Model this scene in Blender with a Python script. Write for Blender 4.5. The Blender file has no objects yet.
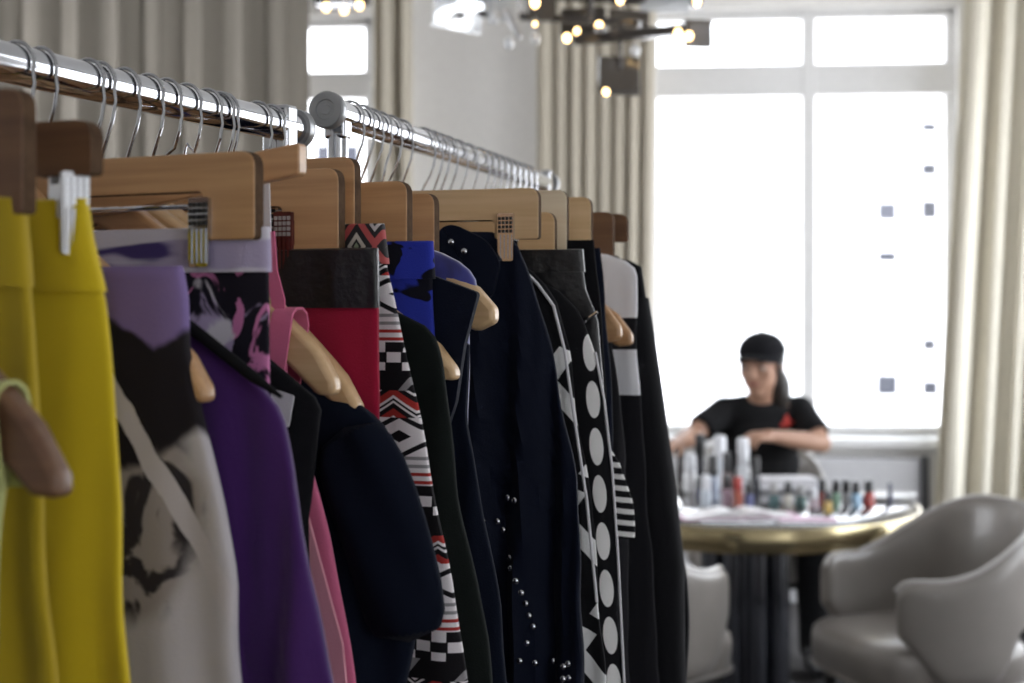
import bpy, bmesh, math, random
from mathutils import Vector, Matrix, noise as mnoise
from mathutils.bvhtree import BVHTree
random.seed(7)
S = bpy.context.scene
COL = S.collection
F = 1422.0            # focal length in pixels at 1024 wide (50 mm on 36 mm)
HZ = 311.0            # horizon row
CAMH = 1.45
PI = math.pi

def P(u, v, y):       # pixel + distance -> point in the room
    return Vector(((u-512)*y/F, y, CAMH-(v-HZ)*y/F))

# ------------------------------------------------------------------ node helpers
class N:
    """tiny expression wrapper over math nodes"""
    def __init__(s, nt, k): s.nt = nt; s.k = k
    def _m(s, op, *a):
        n = s.nt.nodes.new('ShaderNodeMath'); n.operation = op
        for i, x in enumerate((s,)+a):
            if isinstance(x, N): s.nt.links.new(x.k, n.inputs[i])
            else: n.inputs[i].default_value = x
        return N(s.nt, n.outputs[0])
    def __add__(s, o): return s._m('ADD', o)
    def __radd__(s, o): return s._m('ADD', o)
    def __sub__(s, o): return s._m('SUBTRACT', o)
    def __rsub__(s, o): return (s*-1.0)+o
    def __mul__(s, o): return s._m('MULTIPLY', o)
    def __rmul__(s, o): return s._m('MULTIPLY', o)
    def __truediv__(s, o): return s._m('DIVIDE', o)
    def __gt__(s, o): return s._m('GREATER_THAN', o)
    def __lt__(s, o): return s._m('LESS_THAN', o)
    def frac(s): return s._m('FRACT')
    def floor(s): return s._m('FLOOR')
    def abs(s): return s._m('ABSOLUTE')
    def sin(s): return s._m('SINE')
    def mn(s, o): return s._m('MINIMUM', o)
    def mx(s, o): return s._m('MAXIMUM', o)
    def mod(s, o): return s._m('FLOORED_MODULO', o)
    def rng(s, a, b): return (s > a)*(s < b)
    def sm(s, a, b):
        n = s.nt.nodes.new('ShaderNodeMapRange'); n.interpolation_type = 'SMOOTHSTEP'
        n.inputs['From Min'].default_value = a; n.inputs['From Max'].default_value = b
        s.nt.links.new(s.k, n.inputs[0]); return N(s.nt, n.outputs[0])
def mixc(nt, f, a, b):
    n = nt.nodes.new('ShaderNodeMix'); n.data_type = 'RGBA'
    if isinstance(f, N): nt.links.new(f.k, n.inputs[0])
    else: n.inputs[0].default_value = f
    for i, c in ((6, a), (7, b)):
        if isinstance(c, (tuple, list)): n.inputs[i].default_value = (*c[:3], 1)
        else: nt.links.new(c, n.inputs[i])
    return n.outputs[2]
def coords(nt):
    t = nt.nodes.new('ShaderNodeTexCoord'); sp = nt.nodes.new('ShaderNodeSeparateXYZ')
    nt.links.new(t.outputs['Object'], sp.inputs[0])
    return [N(nt, sp.outputs[i]) for i in range(3)]
def nz(nt, scale, detail=3, sx=1, sy=1, sz=1, dist=0.0, off=0.0):
    t = nt.nodes.new('ShaderNodeTexCoord'); mp = nt.nodes.new('ShaderNodeMapping')
    mp.inputs['Scale'].default_value = (sx, sy, sz); mp.inputs['Location'].default_value = (off, off*.7, off*1.3)
    n = nt.nodes.new('ShaderNodeTexNoise'); n.inputs['Scale'].default_value = scale
    n.inputs['Detail'].default_value = detail; n.inputs['Distortion'].default_value = dist
    nt.links.new(t.outputs['Object'], mp.inputs[0]); nt.links.new(mp.outputs[0], n.inputs['Vector'])
    return N(nt, n.outputs[0])
MATS = {}
def mat(name, col, rough=.6, metal=0.0, coat=0.0, sheen=0.0, bump=None, spec=.5, emit=None, estr=0.0, alpha=None):
    if name in MATS: return MATS[name]
    m = bpy.data.materials.new(name); m.use_nodes = True; nt = m.node_tree
    b = nt.nodes['Principled BSDF']
    if callable(col):
        nt.links.new(col(nt), b.inputs['Base Color'])
    else:
        v = nz(nt, 25, 2)
        c2 = tuple(x*.9 for x in col)
        nt.links.new(mixc(nt, v, col, c2), b.inputs['Base Color'])
    b.inputs['Roughness'].default_value = rough; b.inputs['Metallic'].default_value = metal
    b.inputs['Coat Weight'].default_value = coat; b.inputs['Sheen Weight'].default_value = sheen
    b.inputs['Specular IOR Level'].default_value = spec
    if emit: b.inputs['Emission Color'].default_value = (*emit, 1); b.inputs['Emission Strength'].default_value = estr
    if alpha is not None: b.inputs['Alpha'].default_value = alpha
    if bump:
        bn = nt.nodes.new('ShaderNodeBump'); bn.inputs['Strength'].default_value = bump[1]
        bn.inputs['Distance'].default_value = .002
        nt.links.new(nz(nt, bump[0], 4).k, bn.inputs['Height']); nt.links.new(bn.outputs[0], b.inputs['Normal'])
    MATS[name] = m; return m

# ------------------------------------------------------------------ mesh helpers
def obj(name, bm, m, parent=None, smooth=True, bevel=0, sub=0, ms=None):
    me = bpy.data.meshes.new(name)
    bmesh.ops.recalc_face_normals(bm, faces=bm.faces[:])
    bm.to_mesh(me); bm.free()
    for mm in (ms or [m]): me.materials.append(mm)
    if smooth:
        for p in me.polygons: p.use_smooth = True
    o = bpy.data.objects.new(name, me); COL.objects.link(o)
    if smooth: me.set_sharp_from_angle(angle=math.radians(42))
    if bevel:
        b = o.modifiers.new('Bevel', 'BEVEL'); b.width = bevel; b.segments = 3; b.limit_method = 'ANGLE'
    if sub:
        s_ = o.modifiers.new('Sub', 'SUBSURF'); s_.levels = sub; s_.render_levels = sub
    if parent: o.parent = parent
    return o
def tag(o, label, cat, group=None):
    o['label'] = label; o['category'] = cat
    if group: o['group'] = group
    return o
def thing(name, label, cat, loc=(0, 0, 0), rz=0, group=None):
    o = bpy.data.objects.new(name, None); COL.objects.link(o); o.empty_display_size = .05
    o.location = loc; o.rotation_euler = (0, 0, rz); return tag(o, label, cat, group)
def struct(name, bm, m, loc=(0, 0, 0), rz=0, parent=None, **k):
    o = obj(name, bm, m, parent, **k)
    if not parent: o['kind'] = 'structure'; o.location = loc; o.rotation_euler = (0, 0, rz)
    return o
def box(bm, x0, x1, y0, y1, z0, z1):
    vs = [bm.verts.new((x, y, z)) for x in (x0, x1) for y in (y0, y1) for z in (z0, z1)]
    for f in ((0, 1, 3, 2), (4, 6, 7, 5), (0, 4, 5, 1), (2, 3, 7, 6), (0, 2, 6, 4), (1, 5, 7, 3)):
        bm.faces.new([vs[i] for i in f])
    return vs
def frame_of(t):
    t = t.normalized(); a = Vector((0, 0, 1)) if abs(t.z) < .9 else Vector((1, 0, 0))
    n = t.cross(a).normalized(); return n, t.cross(n).normalized()
def tube(bm, pts, r, seg=10, caps=True):
    pts = [Vector(p) for p in pts]; rs = r if isinstance(r, (list, tuple)) else [r]*len(pts)
    rings = []; n = None
    for i, p in enumerate(pts):
        t = (pts[min(i+1, len(pts)-1)]-pts[max(i-1, 0)]).normalized()
        if n is None: n, _ = frame_of(t)
        n = (n-t*n.dot(t)).normalized(); b = t.cross(n)
        rings.append([bm.verts.new(p+(n*math.cos(2*PI*k/seg)+b*math.sin(2*PI*k/seg))*rs[i]) for k in range(seg)])
    for a, c in zip(rings, rings[1:]):
        for k in range(seg): bm.faces.new((a[k], a[(k+1) % seg], c[(k+1) % seg], c[k]))
    if caps: bm.faces.new(rings[0][::-1]); bm.faces.new(rings[-1])
def lathe(bm, prof, seg=24, c=(0, 0, 0)):
    rings = []
    for r, z in prof:
        rings.append([bm.verts.new((c[0]+r*math.cos(2*PI*k/seg), c[1]+r*math.sin(2*PI*k/seg), c[2]+z)) for k in range(seg)])
    for a, b in zip(rings, rings[1:]):
        for k in range(seg): bm.faces.new((a[k], a[(k+1) % seg], b[(k+1) % seg], b[k]))
    bm.faces.new(rings[0][::-1]); bm.faces.new(rings[-1])
def prism(bm, pts, y0, y1):          # outline in x,z extruded along y
    a = [bm.verts.new((x, y0, z)) for x, z in pts]; b = [bm.verts.new((x, y1, z)) for x, z in pts]
    bm.faces.new(a); bm.faces.new(b[::-1]); n = len(pts)
    for i in range(n): bm.faces.new((a[i], b[i], b[(i+1) % n], a[(i+1) % n]))
def rnd(pts, seg=5):                 # round corners of an outline: (x, z, radius)
    out = []; n = len(pts)
    for i, (x, z, r) in enumerate(pts):
        p = Vector((x, z)); a = Vector(pts[i-1][:2]); b = Vector(pts[(i+1) % n][:2])
        if r <= 0: out.append((x, z)); continue
        d1 = (a-p).normalized(); d2 = (b-p).normalized()
        p1 = p+d1*r; p2 = p+d2*r
        for k in range(seg+1):
            t = k/seg; q = p1*(1-t)**2+p*2*t*(1-t)+p2*t*t; out.append((q.x, q.y))
    return out
def ellipsoid(bm, c, r, mtx=None, seg=20, rings=14):
    g = bmesh.ops.create_uvsphere(bm, u_segments=seg, v_segments=rings, radius=1)
    M_ = Matrix.Translation(Vector(c)) @ (mtx or Matrix.Identity(4)) @ Matrix.Diagonal((*r, 1))
    bmesh.ops.transform(bm, matrix=M_, verts=g['verts'])
def capsule(bm, pts, rs, seg=14):
    for p, r in zip(pts, rs): ellipsoid(bm, p, (r, r, r), seg=seg, rings=10)
    for i in range(len(pts)-1): tube(bm, [pts[i], pts[i+1]], [rs[i], rs[i+1]], seg)
def remeshed(name, bm, m, parent, voxel, smooth=4):
    o = obj(name, bm, m)
    r = o.modifiers.new('r', 'REMESH'); r.mode = 'VOXEL'; r.voxel_size = voxel
    s_ = o.modifiers.new('s', 'SMOOTH'); s_.iterations = smooth; s_.factor = .5
    dg = bpy.context.evaluated_depsgraph_get(); me = bpy.data.meshes.new_from_object(o.evaluated_get(dg))
    o.modifiers.clear(); old = o.data; o.data = me; bpy.data.meshes.remove(old); me.name = name
    for p in me.polygons: p.use_smooth = True
    if not me.materials: me.materials.append(m)
    if parent: o.parent = parent
    return o

# ------------------------------------------------------------------ materials
def wood_col(a, b):
    def f(nt):
        g = nz(nt, 9, 4, .35, 6, 9, .6); g2 = nz(nt, 60, 2, .12, 3, 3)
        return mixc(nt, (g*.7+g2*.4).sm(.35, .75), a, b)
    return f
WOOD = mat('pale beech plywood', wood_col((.58, .345, .175), (.44, .245, .115)), .38, coat=.15)
WOODL = mat('blond maple', wood_col((.68, .47, .265), (.57, .37, .19)), .36, coat=.15)
WOODD = mat('brown stained wood', wood_col((.17, .085, .04), (.11, .05, .025)), .45, coat=.1)
EDGE = mat('dark plywood edge', wood_col((.10, .06, .035), (.06, .035, .02)), .85, spec=.06)  # for the hanger's perimeter faces, darker than its flat faces
CHROME = mat('polished chrome', (.60, .61, .64), .09, 1.0)
STEEL = mat('satin steel', (.62, .63, .65), .3, 1.0)
CAPM = mat('grey end cap', (.36, .37, .38), .35, .6)
BLACKP = mat('black plastic', (.02, .02, .022), .4)
MAROON = mat('maroon clip metal', (.11, .022, .02), .3, .2)
GREYCLIP = mat('pale grey clip', (.55, .55, .56), .3, .5)

# ------------------------------------------------------------------ rails and their frames
class Rack:
    def __init__(s, th, a, h):
        s.th = math.radians(th); s.a = a; s.h = h; s.c = math.cos(s.th); s.s = math.sin(s.th)
    def pt(s, S_, dx=0.0, dz=0.0):   # along-rail position -> world
        A = s.a+dx; return Vector((A*s.c+S_*s.s, S_*s.c-A*s.s, CAMH+s.h+dz))
    def xz(s, u, v, S_):             # pixel seen on the plane across the rail at S_ -> local x,z
        t = (u-512)/F; A = S_*(t*s.c-s.s)/(s.c+t*s.s); Y = S_*s.c-A*s.s
        return (A-s.a, -(v-HZ)*Y/F-s.h)
    def s_for(s, u, hw):             # where along the rail an arm end of half width hw shows at column u
        t = (u-512)/F; A = s.a+hw; return A*(s.c+t*s.s)/(t*s.c-s.s)
R1 = Rack(22.2, -.81, .200)
R2 = Rack(16.3, -.6545, .228)
RR = .0165

def make_rack(rk, s0, s1, label, cap0):
    t = thing('clothes_rack', label, 'clothes rack', rk.pt(s0, 0, -(CAMH+rk.h)), -rk.th)
    L = s1-s0; H = CAMH+rk.h
    bm = bmesh.new(); tube(bm, [(0, 0, H), (0, L*.5, H), (0, L, H)], RR, 28); obj('rail', bm, CHROME, t)
    for y, big in ((0, cap0), (L, not cap0)):
        bm = bmesh.new(); sg = -1 if y == 0 else 1; R = .0215
        prof = [(RR*1.02, 0), (R*.98, 0), (R, .003), (R, .011), (R*.9, .014), (R*.55, .0145), (R*.5, .0125), (R*.3, .0125), (R*.27, .0145)]
        lathe(bm, prof, 32)
        bmesh.ops.transform(bm, matrix=Matrix.Translation((0, y, H)) @ Matrix.Rotation(-sg*PI/2, 4, 'X'), verts=bm.verts[:])
        obj('end_cap', bm, CAPM, t)
    for y in ((.022 if cap0 else .028), L-.028):
        bm = bmesh.new(); tube(bm, [(0, y, .12), (0, y, H-RR*.5)], .0125, 20); p = obj('post', bm, CHROME, t)
        bm = bmesh.new(); w_ = .0132 if cap0 and y < .1 else .016; box(bm, -w_, w_, y-.012, y+.012, H-.03, H+(.012 if cap0 and y < .1 else .021)); obj('clamp', bm, CHROME, p, bevel=.004)
        bm = bmesh.new(); tube(bm, [(-.24, y, .11), (.24, y, .11)], .0125, 16); obj('foot_bar', bm, CHROME, t)
        for x in (-.22, .22):
            bm = bmesh.new(); lathe(bm, [(.008, -.012), (.03, -.012), (.036, -.008), (.036, .008), (.03, .012), (.008, .012)], 20)
            bmesh.ops.transform(bm, matrix=Matrix.Translation((x, y, .037)) @ Matrix.Rotation(PI/2, 4, 'X'), verts=bm.verts[:])
            w = obj('caster', bm, BLACKP, t)
            bm = bmesh.new(); box(bm, x-.006, x+.006, y-.02, y-.014, .03, .1); box(bm, x-.006, x+.006, y+.014, y+.02, .03, .1)
            box(bm, x-.006, x+.006, y-.02, y+.02, .088, .1); obj('fork', bm, STEEL, w)
    bm = bmesh.new(); tube(bm, [(0, .028, .11), (0, L-.028, .11)], .0125, 16); obj('base_bar', bm, CHROME, t)
make_rack(R1, .12, 1.352, 'near chrome clothes rail on the left, its rail running out of the frame', False)
make_rack(R2, 1.499, 2.46, 'second chrome clothes rail behind, with a round grey end cap facing us', True)

# ------------------------------------------------------------------ hangers
def hook_bm(d):
    bm = bmesh.new(); r = RR+.0022
    pts = [(0, 0, -d-.01), (0, 0, -d+.012), (.003, 0, -d+.02), (.011, 0, -.047), (.0165, 0, -.032), (.0195, 0, -.016)]
    for k in range(0, 15):
        a = -.35+k/14*(PI+.75); pts.append((r*math.cos(a)*1.02, 0, r*math.sin(a)+.0002))
    tube(bm, pts, .0016, 8); return bm
HOOKS = {}
def put_hook(t, d):
    k = round(d, 3)
    if k not in HOOKS: o = obj('hook', hook_bm(d), CHROME, t); HOOKS[k] = o.data
    else: o = bpy.data.objects.new('hook', HOOKS[k]); COL.objects.link(o); o.parent = t
CLIPM = {}
def put_clip(t, x, z, m, gm, ang=0):
    key = m.name
    if key not in CLIPM:
        bm = bmesh.new(); w = .0095
        prism(bm, rnd([(-w, 0, .002), (w, 0, .002), (w*.96, -.054, .003), (-w*.96, -.054, .003)]), -.011, -.007)
        prism(bm, rnd([(-w, 0, .002), (w, 0, .002), (w*.96, -.054, .003), (-w*.96, -.054, .003)]), .007, .011)
        for sx in (-w, w-.0016): box(bm, sx, sx+.0016, -.007, .007, -.03, -.008)
        for i in range(4): xx = -.0066+i*.0044; box(bm, xx-.001, xx+.001, -.0128, -.011, -.051, -.024)
        c = obj('clip', bm, m, t)
        bm = bmesh.new()
        for i in range(4):
            for j in range(4): xx = -.0066+i*.0044; zz = -.004-j*.0048; box(bm, xx-.0014, xx+.0014, -.0125, -.0108, zz-.0034, zz)
        g = obj('grip', bm, gm, c); CLIPM[key] = (c.data, g.data)
    else:
        c = bpy.data.objects.new('clip', CLIPM[key][0]); COL.objects.link(c); c.parent = t
        g = bpy.data.objects.new('grip', CLIPM[key][1]); COL.objects.link(g); g.parent = c
    c.location = (x, 0, z); c.rotation_euler = (0, 0, ang)
def clip_hanger(rk, s, hw, d, label, wm, cm=CHROME, gm=BLACKP, bw=.048, bk=.072, bh=.033, clips=None, tilt=0, bow=0.0, kind='clip', cdrop=0.0, crot=0.0):
    t = thing('clip_hanger' if kind == 'clip' else 'bar_hanger', label, 'hanger', rk.pt(s), -rk.th, 'wooden hangers on the chrome rails')
    t.rotation_euler = (0, 0, -rk.th+tilt)
    bm = bmesh.new()
    if kind == 'clip':
        pts = [(hw, -d, .013), (hw, -d-bk, .004), (hw-bw, -d-bk, .004), (hw-bw, -d-bh, .006)]
        full = [(.02, -d+bow, .01)]+pts+[(.02, -d-bh+bow, .01)]
        left = [(-x, z, r) for x, z, r in reversed(full)]
        prism(bm, rnd(full+left), -.0065, .0065)
        fr = obj('frame', bm, None, t, bevel=.0012, ms=[wm, EDGE])
        for p in fr.data.polygons: p.material_index = 1 if abs(p.normal.y) < .5 else 0
        bm = bmesh.new(); zr = -d-bk*.6; tube(bm, [(-hw+bw-.01, 0, zr), (hw-bw+.01, 0, zr)], .0019, 8); obj('rod', bm, CHROME, t)
        for x in (clips if clips else (hw-bw-.03, -hw+bw+.03)): put_clip(t, x, zr+.006-cdrop, cm, gm, crot)
    else:
        full = [(hw, -d+bow, .004), (hw, -d-bh+bow, .004), (.02, -d-bh, .02)]
        prism(bm, rnd([(.02, -d, .02)]+full+[(-x, z, r) for x, z, r in reversed(full)]+[(-.02, -d, .02)]), -.0065, .0065)
        obj('bar', bm, wm, t, bevel=.0018)
    put_hook(t, d); return t
def coat_hanger(rk, s, end_px, label, wm, d=.088, ah=.044, tilt=0, hw=None, drop=None, kindlabel=None):
    if end_px: hw, e = rk.xz(end_px[0], end_px[1], s); drop = -e+ah*.35
    t = thing('coat_hanger', label, 'hanger', rk.pt(s), -rk.th+tilt, 'wooden hangers on the chrome rails')
    bm = bmesh.new(); up, dn = [], []
    n = 14
    for i in range(n+1):
        q = i/n; x = hw*q; zc = -d-(drop-d)*(q**1.25); hh = ah*(.8+.2*q)
        if q > .9: hh *= math.sqrt(max(.02, 1-((q-.9)/.105)**2))
        up.append((x, zc+ (ah*.35 if 0 else 0)+ (0)), ); dn.append((x, zc-hh))
        if q > .9: up[-1] = (x, zc-(ah-hh)*.42); dn[-1] = (x, up[-1][1]-hh)
    pts = up+dn[::-1]+[(-x, z) for x, z in dn[1:]]+[(-x, z) for x, z in up[:0:-1]]
    prism(bm, pts, -.009, .009)
    obj('arms', bm, wm, t, bevel=.005); put_hook(t, d); return t

# ------------------------------------------------------------------ garments
def interp(edge, z):
    if z >= edge[0][1]: return edge[0][0]
    for (x0, z0), (x1, z1) in zip(edge, edge[1:]):
        if z >= z1: return x0+(x1-x0)*((z0-z)/max(1e-6, z0-z1))
    return edge[-1][0]
def loft(bm, edge, zb, thick, amp=.004, lam=.07, ph=0.0, N_=64, M_=88, wob=.002, left=1.0, flare=.3, seed=0, zt=None, thick_b=None, shoulder=.0):
    zt = edge[0][1] if zt is None else zt
    rings = []
    for i in range(N_+1):
        q = (i/N_)**1.35; z = zt+(zb-zt)*q
        w = interp(edge, z); w1 = interp(edge, z+.004); w2 = interp(edge, z-.004); w = (w+w1+w2)/3
        wl = -w*left
        A = amp*min(1, .18+q*2.2)**1.0*(1+flare*q)
        th = thick+((thick_b or thick)-thick)*min(1, q*1.5)
        if i == 0: th *= .72
        ring = []
        for k in range(M_):
            f = 2*PI*k/M_; c, s_ = math.cos(f), math.sin(f)
            X = (w+wl)/2+(w-wl)/2*math.copysign(abs(c)**.62, c)
            Y = th/2*math.copysign(abs(s_)**.55, s_)
            edgef = 1-.25*abs(c)**6
            n1 = mnoise.noise(Vector((X*6+seed*3.1, z*2.4, seed)))
            Y += A*edgef*(math.sin(2*PI*X/lam+ph+n1*2.2+.8*z)+.45*math.sin(2*PI*X/(lam*.43)+ph*1.7+n1*3-1.3*z))
            Y += A*.7*mnoise.noise(Vector((X*9+seed, z*7, seed*1.7)))
            X += wob*(math.sin(z*31+seed)+.6*math.sin(z*57+seed*2))*abs(c)*q**.3
            ring.append(bm.verts.new((X, Y, z)))
        rings.append(ring)
    for a, b in zip(rings, rings[1:]):
        for k in range(M_): bm.faces.new((a[k], a[(k+1) % M_], b[(k+1) % M_], b[k]))
    bm.faces.new(rings[0][::-1]); bm.faces.new(rings[-1])
GROUP = 'clothes hanging on the two rails'
def garment(name, cat, label, rk, s, px, zb_world, m, thick=.018, amp=.004, lam=.07, ph=0.0, neck=None, part='panel', dx=0, yoff=0, tb=None, left=1.0, wob=.002, zt=None, tilt=0):
    t = thing(name, label, cat, rk.pt(s), -rk.th+tilt, GROUP)
    e = [rk.xz(u, v, s) for u, v in px]
    if neck: e = [(neck[0], neck[1])]+e
    e = [e[0]]+[b if b[1] < a[1] else (b[0], a[1]-.001) for a, b in zip(e, e[1:])]
    zb = zb_world-(CAMH+rk.h)
    last, prev = e[-1], e[-2]
    if zb < last[1]: e.append((last[0]+(last[0]-prev[0])/(prev[1]-last[1]+1e-6)*(last[1]-zb)*.5, zb))
    bm = bmesh.new(); loft(bm, e, zb, thick, amp, lam, ph, seed=s*13.7, thick_b=tb, left=left, wob=wob, zt=zt)
    o = obj(part, bm, m, t); o.location.y = yoff
    t['_'] = 0; del t['_']
    return t, e
def band(t, name, e, z0, z1, m, thick, grow=.0015, amp=.0008, lam=.07, seed=1.0, left=1.0):   # waistband or hem, a sleeve of cloth round the garment
    ee = [(interp(e, z)+grow, z) for z in (z0, z0-(z0-z1)*.33, z0-(z0-z1)*.66, z1)]
    bm = bmesh.new(); loft(bm, ee, z1, thick+.006, amp, lam, 0, N_=14, wob=0, seed=seed, left=left); return obj(name, bm, m, t)
def ribbon(t, name, path, w, th, m):    # flat strap along a path in local space, width along x
    bm = bmesh.new(); P_ = [Vector(p) for p in path]; rings = []
    for i, p in enumerate(P_):
        d = (P_[min(i+1, len(P_)-1)]-P_[max(i-1, 0)]).normalized(); wx = Vector((1, 0, 0)); wx = (wx-d*wx.dot(d)).normalized(); n = d.cross(wx)
        rings.append([bm.verts.new(p+wx*a*w/2+n*b*th/2) for a, b in ((-1, -1), (1, -1), (1, 1), (-1, 1))])
    for a, b in zip(rings, rings[1:]):
        for k in range(4): bm.faces.new((a[k], a[(k+1) % 4], b[(k+1) % 4], b[k]))
    bm.faces.new(rings[0][::-1]); bm.faces.new(rings[-1]); return obj(name, bm, m, t, smooth=True)
def over_arm(t, name, x, ztop, zbot, w, m, dx=0.0, hd=.0145):   # strap looped over a hanger arm
    pts = [(x+dx, -hd*.8, zbot), (x+dx*.5, -hd, (zbot+ztop)/2), (x, -hd, ztop-.012), (x, -hd*.8, ztop-.003), (x, -hd*.3, ztop+.0015), (x, hd*.3, ztop+.0015),
           (x, hd*.8, ztop-.003), (x, hd, ztop-.012), (x+dx*.5, hd, (zbot+ztop)/2), (x+dx, hd*.8, zbot)]
    return ribbon(t, name, pts, w, .0022, m)

def cloth(name, c, rough=.85, sheen=.15, bump=(700, .25)):
    dark = callable(c) or max(c) < .06
    return mat(name, c, rough, sheen=min(sheen, .03) if dark else sheen, bump=bump, spec=.07 if dark else .25)
YELLOW = cloth('yellow crepe', (.62, .46, .012))
MUSTARD = cloth('mustard crepe', (.42, .30, .012))
LIME = cloth('pale lime cotton', (.50, .52, .20))
PURPLE = cloth('purple velvet', (.050, .008, .115), .75, .3)
BLACK = cloth('black crepe', (.010, .010, .012), .85, .02)
INK = cloth('ink navy crepe', (.006, .0085, .018), .85, .02)
NAVY = cloth('navy silk', (.0062, .0088, .020), .65, .03)
GREENB = cloth('green black wool', (.010, .013, .012), .9, .04)
PINK = cloth('pink jersey', (.70, .17, .31))
CORAL = cloth('rose pink lining', (.78, .34, .42))
RED = cloth('crimson crepe', (.33, .004, .035))
LEATHER = mat('black leather', (.012, .012, .014), .32, bump=(90, .9), spec=.5)
WHITE = cloth('white cotton', (.72, .71, .74))
BLUEV = mat('blue velvet', lambda nt: mixc(nt, nz(nt, 30, 3, 1, 1, .5).sm(.35, .65), (.045, .055, .33), (.02, .02, .14)), .6, sheen=.6)
COLLG = cloth('dark grey jersey', (.03, .03, .034))

def pat_floral(c1):
    def f(nt):
        x, y, z = coords(nt)
        n = nz(nt, 22, 4, 1, 1, .8, .8, c1); n2 = nz(nt, 30, 4, 1, 1, .7, 1.2, c1+5); n3 = nz(nt, 18, 2, 1, 1, 1, .3, c1+9)
        c = mixc(nt, n.sm(.50, .56), (.015, .013, .02), (.42, .34, .52))
        c = mixc(nt, n2.sm(.57, .61), c, (.58, .20, .40))
        c = mixc(nt, (n3*.6+n*.4).sm(.58, .62), c, (.66, .63, .68))
        return c
    return f
FLORAL = cloth('black floral chiffon', pat_floral(1.0))

# ---- rail 1, nearest first -------------------------------------------------------
def sR1(u, hw): return R1.s_for(u, hw)
G = {}
# mustard skirt, half seen at the very left
s = .700
clip_hanger(R1, s, R1.xz(30, 88, s)[0], -R1.xz(30, 88, s)[1], 'brown wooden clip hanger at the far left edge, nearest to us', WOODD, bk=.078)
z_ = R1.xz(30, 200, s)
t, e = garment('skirt', 'skirt', 'mustard yellow skirt at the left edge, hanging nearest to us', R1, s, [(22, 198), (30, 290), (40, 430), (52, 683)], .55, MUSTARD, amp=.006, lam=.09, ph=1)
band(t, 'waistband', e, e[0][1]+.001, e[0][1]-.055, MUSTARD, .021)
# lime top on a coat hanger in front of it
s = .655
coat_hanger(R1, s, (66, 425), 'coat hanger with a rounded arm end in front of the yellow skirts', WOODD)
t, e = garment('camisole', 'top', 'pale lime camisole at the bottom left corner in front of the yellow skirts', R1, s, [(8, 455), (0, 520), (-8, 683)], .62, LIME, thick=.02)
xx, zz = R1.xz(13, 392, s); over_arm(t, 'strap', xx-.012, zz+.004, e[0][1]-.02, .024, LIME, dx=.004)
# yellow dress
s = .755
hw = R1.xz(97, 120, s)[0]
clip_hanger(R1, s, hw, -R1.xz(97, 120, s)[1], 'brown wooden clip hanger holding the bright yellow dress', WOODD, GREYCLIP, STEEL, clips=(R1.xz(74, 120, s)[0]-.004, -hw+.06), bk=.036, bh=.028, cdrop=.018, crot=1.1)
t, e = garment('dress', 'dress', 'bright yellow dress with a flat waistband, clipped up at the left', R1, s, [(84, 200), (90, 240), (104, 300), (110, 400), (118, 520), (128, 683)], .42, YELLOW, amp=.006, lam=.11, ph=2.2)
band(t, 'waistband', e, e[0][1]+.001, e[0][1]-.06, YELLOW, .021)
# floral dress, lilac over black and white
s = .865
coat_hanger(R1, s+.009, (211, 356), 'coat hanger whose rounded end pokes out between lilac dress and purple top', WOOD, ah=.036)
def pat_rose(nt):
    x, y, z = coords(nt)
    ax = [R1.xz(u, v, .865) for u, v in ((110, 265), (150, 350), (190, 300), (150, 460), (210, 470), (160, 520), (180, 580))]
    n = nz(nt, 12, 4, 1, 1, 1, .6, 3.0); n2 = nz(nt, 22, 4, 1, 1, .8, 1.4, 8.0)
    # pale ground with a smoky rose print, a black band above it and a lilac yoke
    xs = (x-ax[1][0])*1.0
    d = ((x-ax[5][0]-.0)*(x-ax[5][0])*1.2+(z-ax[5][1])*(z-ax[5][1])*.34)._m('SQRT')
    rose = (d+n*.05).sm(.062, .078)
    petals = ((d*210+n2*12).sin()*.5+.5+(n-.5)*.8).sm(.2, .8)
    g = mixc(nt, rose, mixc(nt, petals, (.035, .03, .033), (.33, .29, .28)), (.50, .47, .49))
    lim = (z-ax[3][1]+(n-.5)*.10-xs*.5)
    g = mixc(nt, lim.sm(0, .012), g, (.018, .015, .018))
    pa, pb = R1.xz(116, 372, .865), R1.xz(156, 450, .865)
    st = (x-pa[0]+(z-pa[1])*((pb[0]-pa[0])/(pa[1]-pb[1]))+(n2-.5)*.012).abs()
    g = mixc(nt, (st < .0085)*(z < pa[1]), g, (.52, .48, .5))
    lil = (z-ax[1][1]-.004+(n-.5)*.03-(x-ax[1][0]-.01).abs()*.55).sm(-.003, .004)
    return mixc(nt, lil*(x > ax[0][0]), g, (.21, .15, .33))
ROSE = cloth('lilac and rose print silk', pat_rose)
t, e = garment('dress', 'dress', 'lilac, black and white dress with a smoky rose print', R1, s, [(180, 266), (186, 300), (188, 350), (200, 420), (222, 500), (236, 580), (240, 683)], .45, ROSE, thick=.028, amp=.005, lam=.10, ph=.4)
x1, z1 = R1.xz(140, 250, s)
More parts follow.
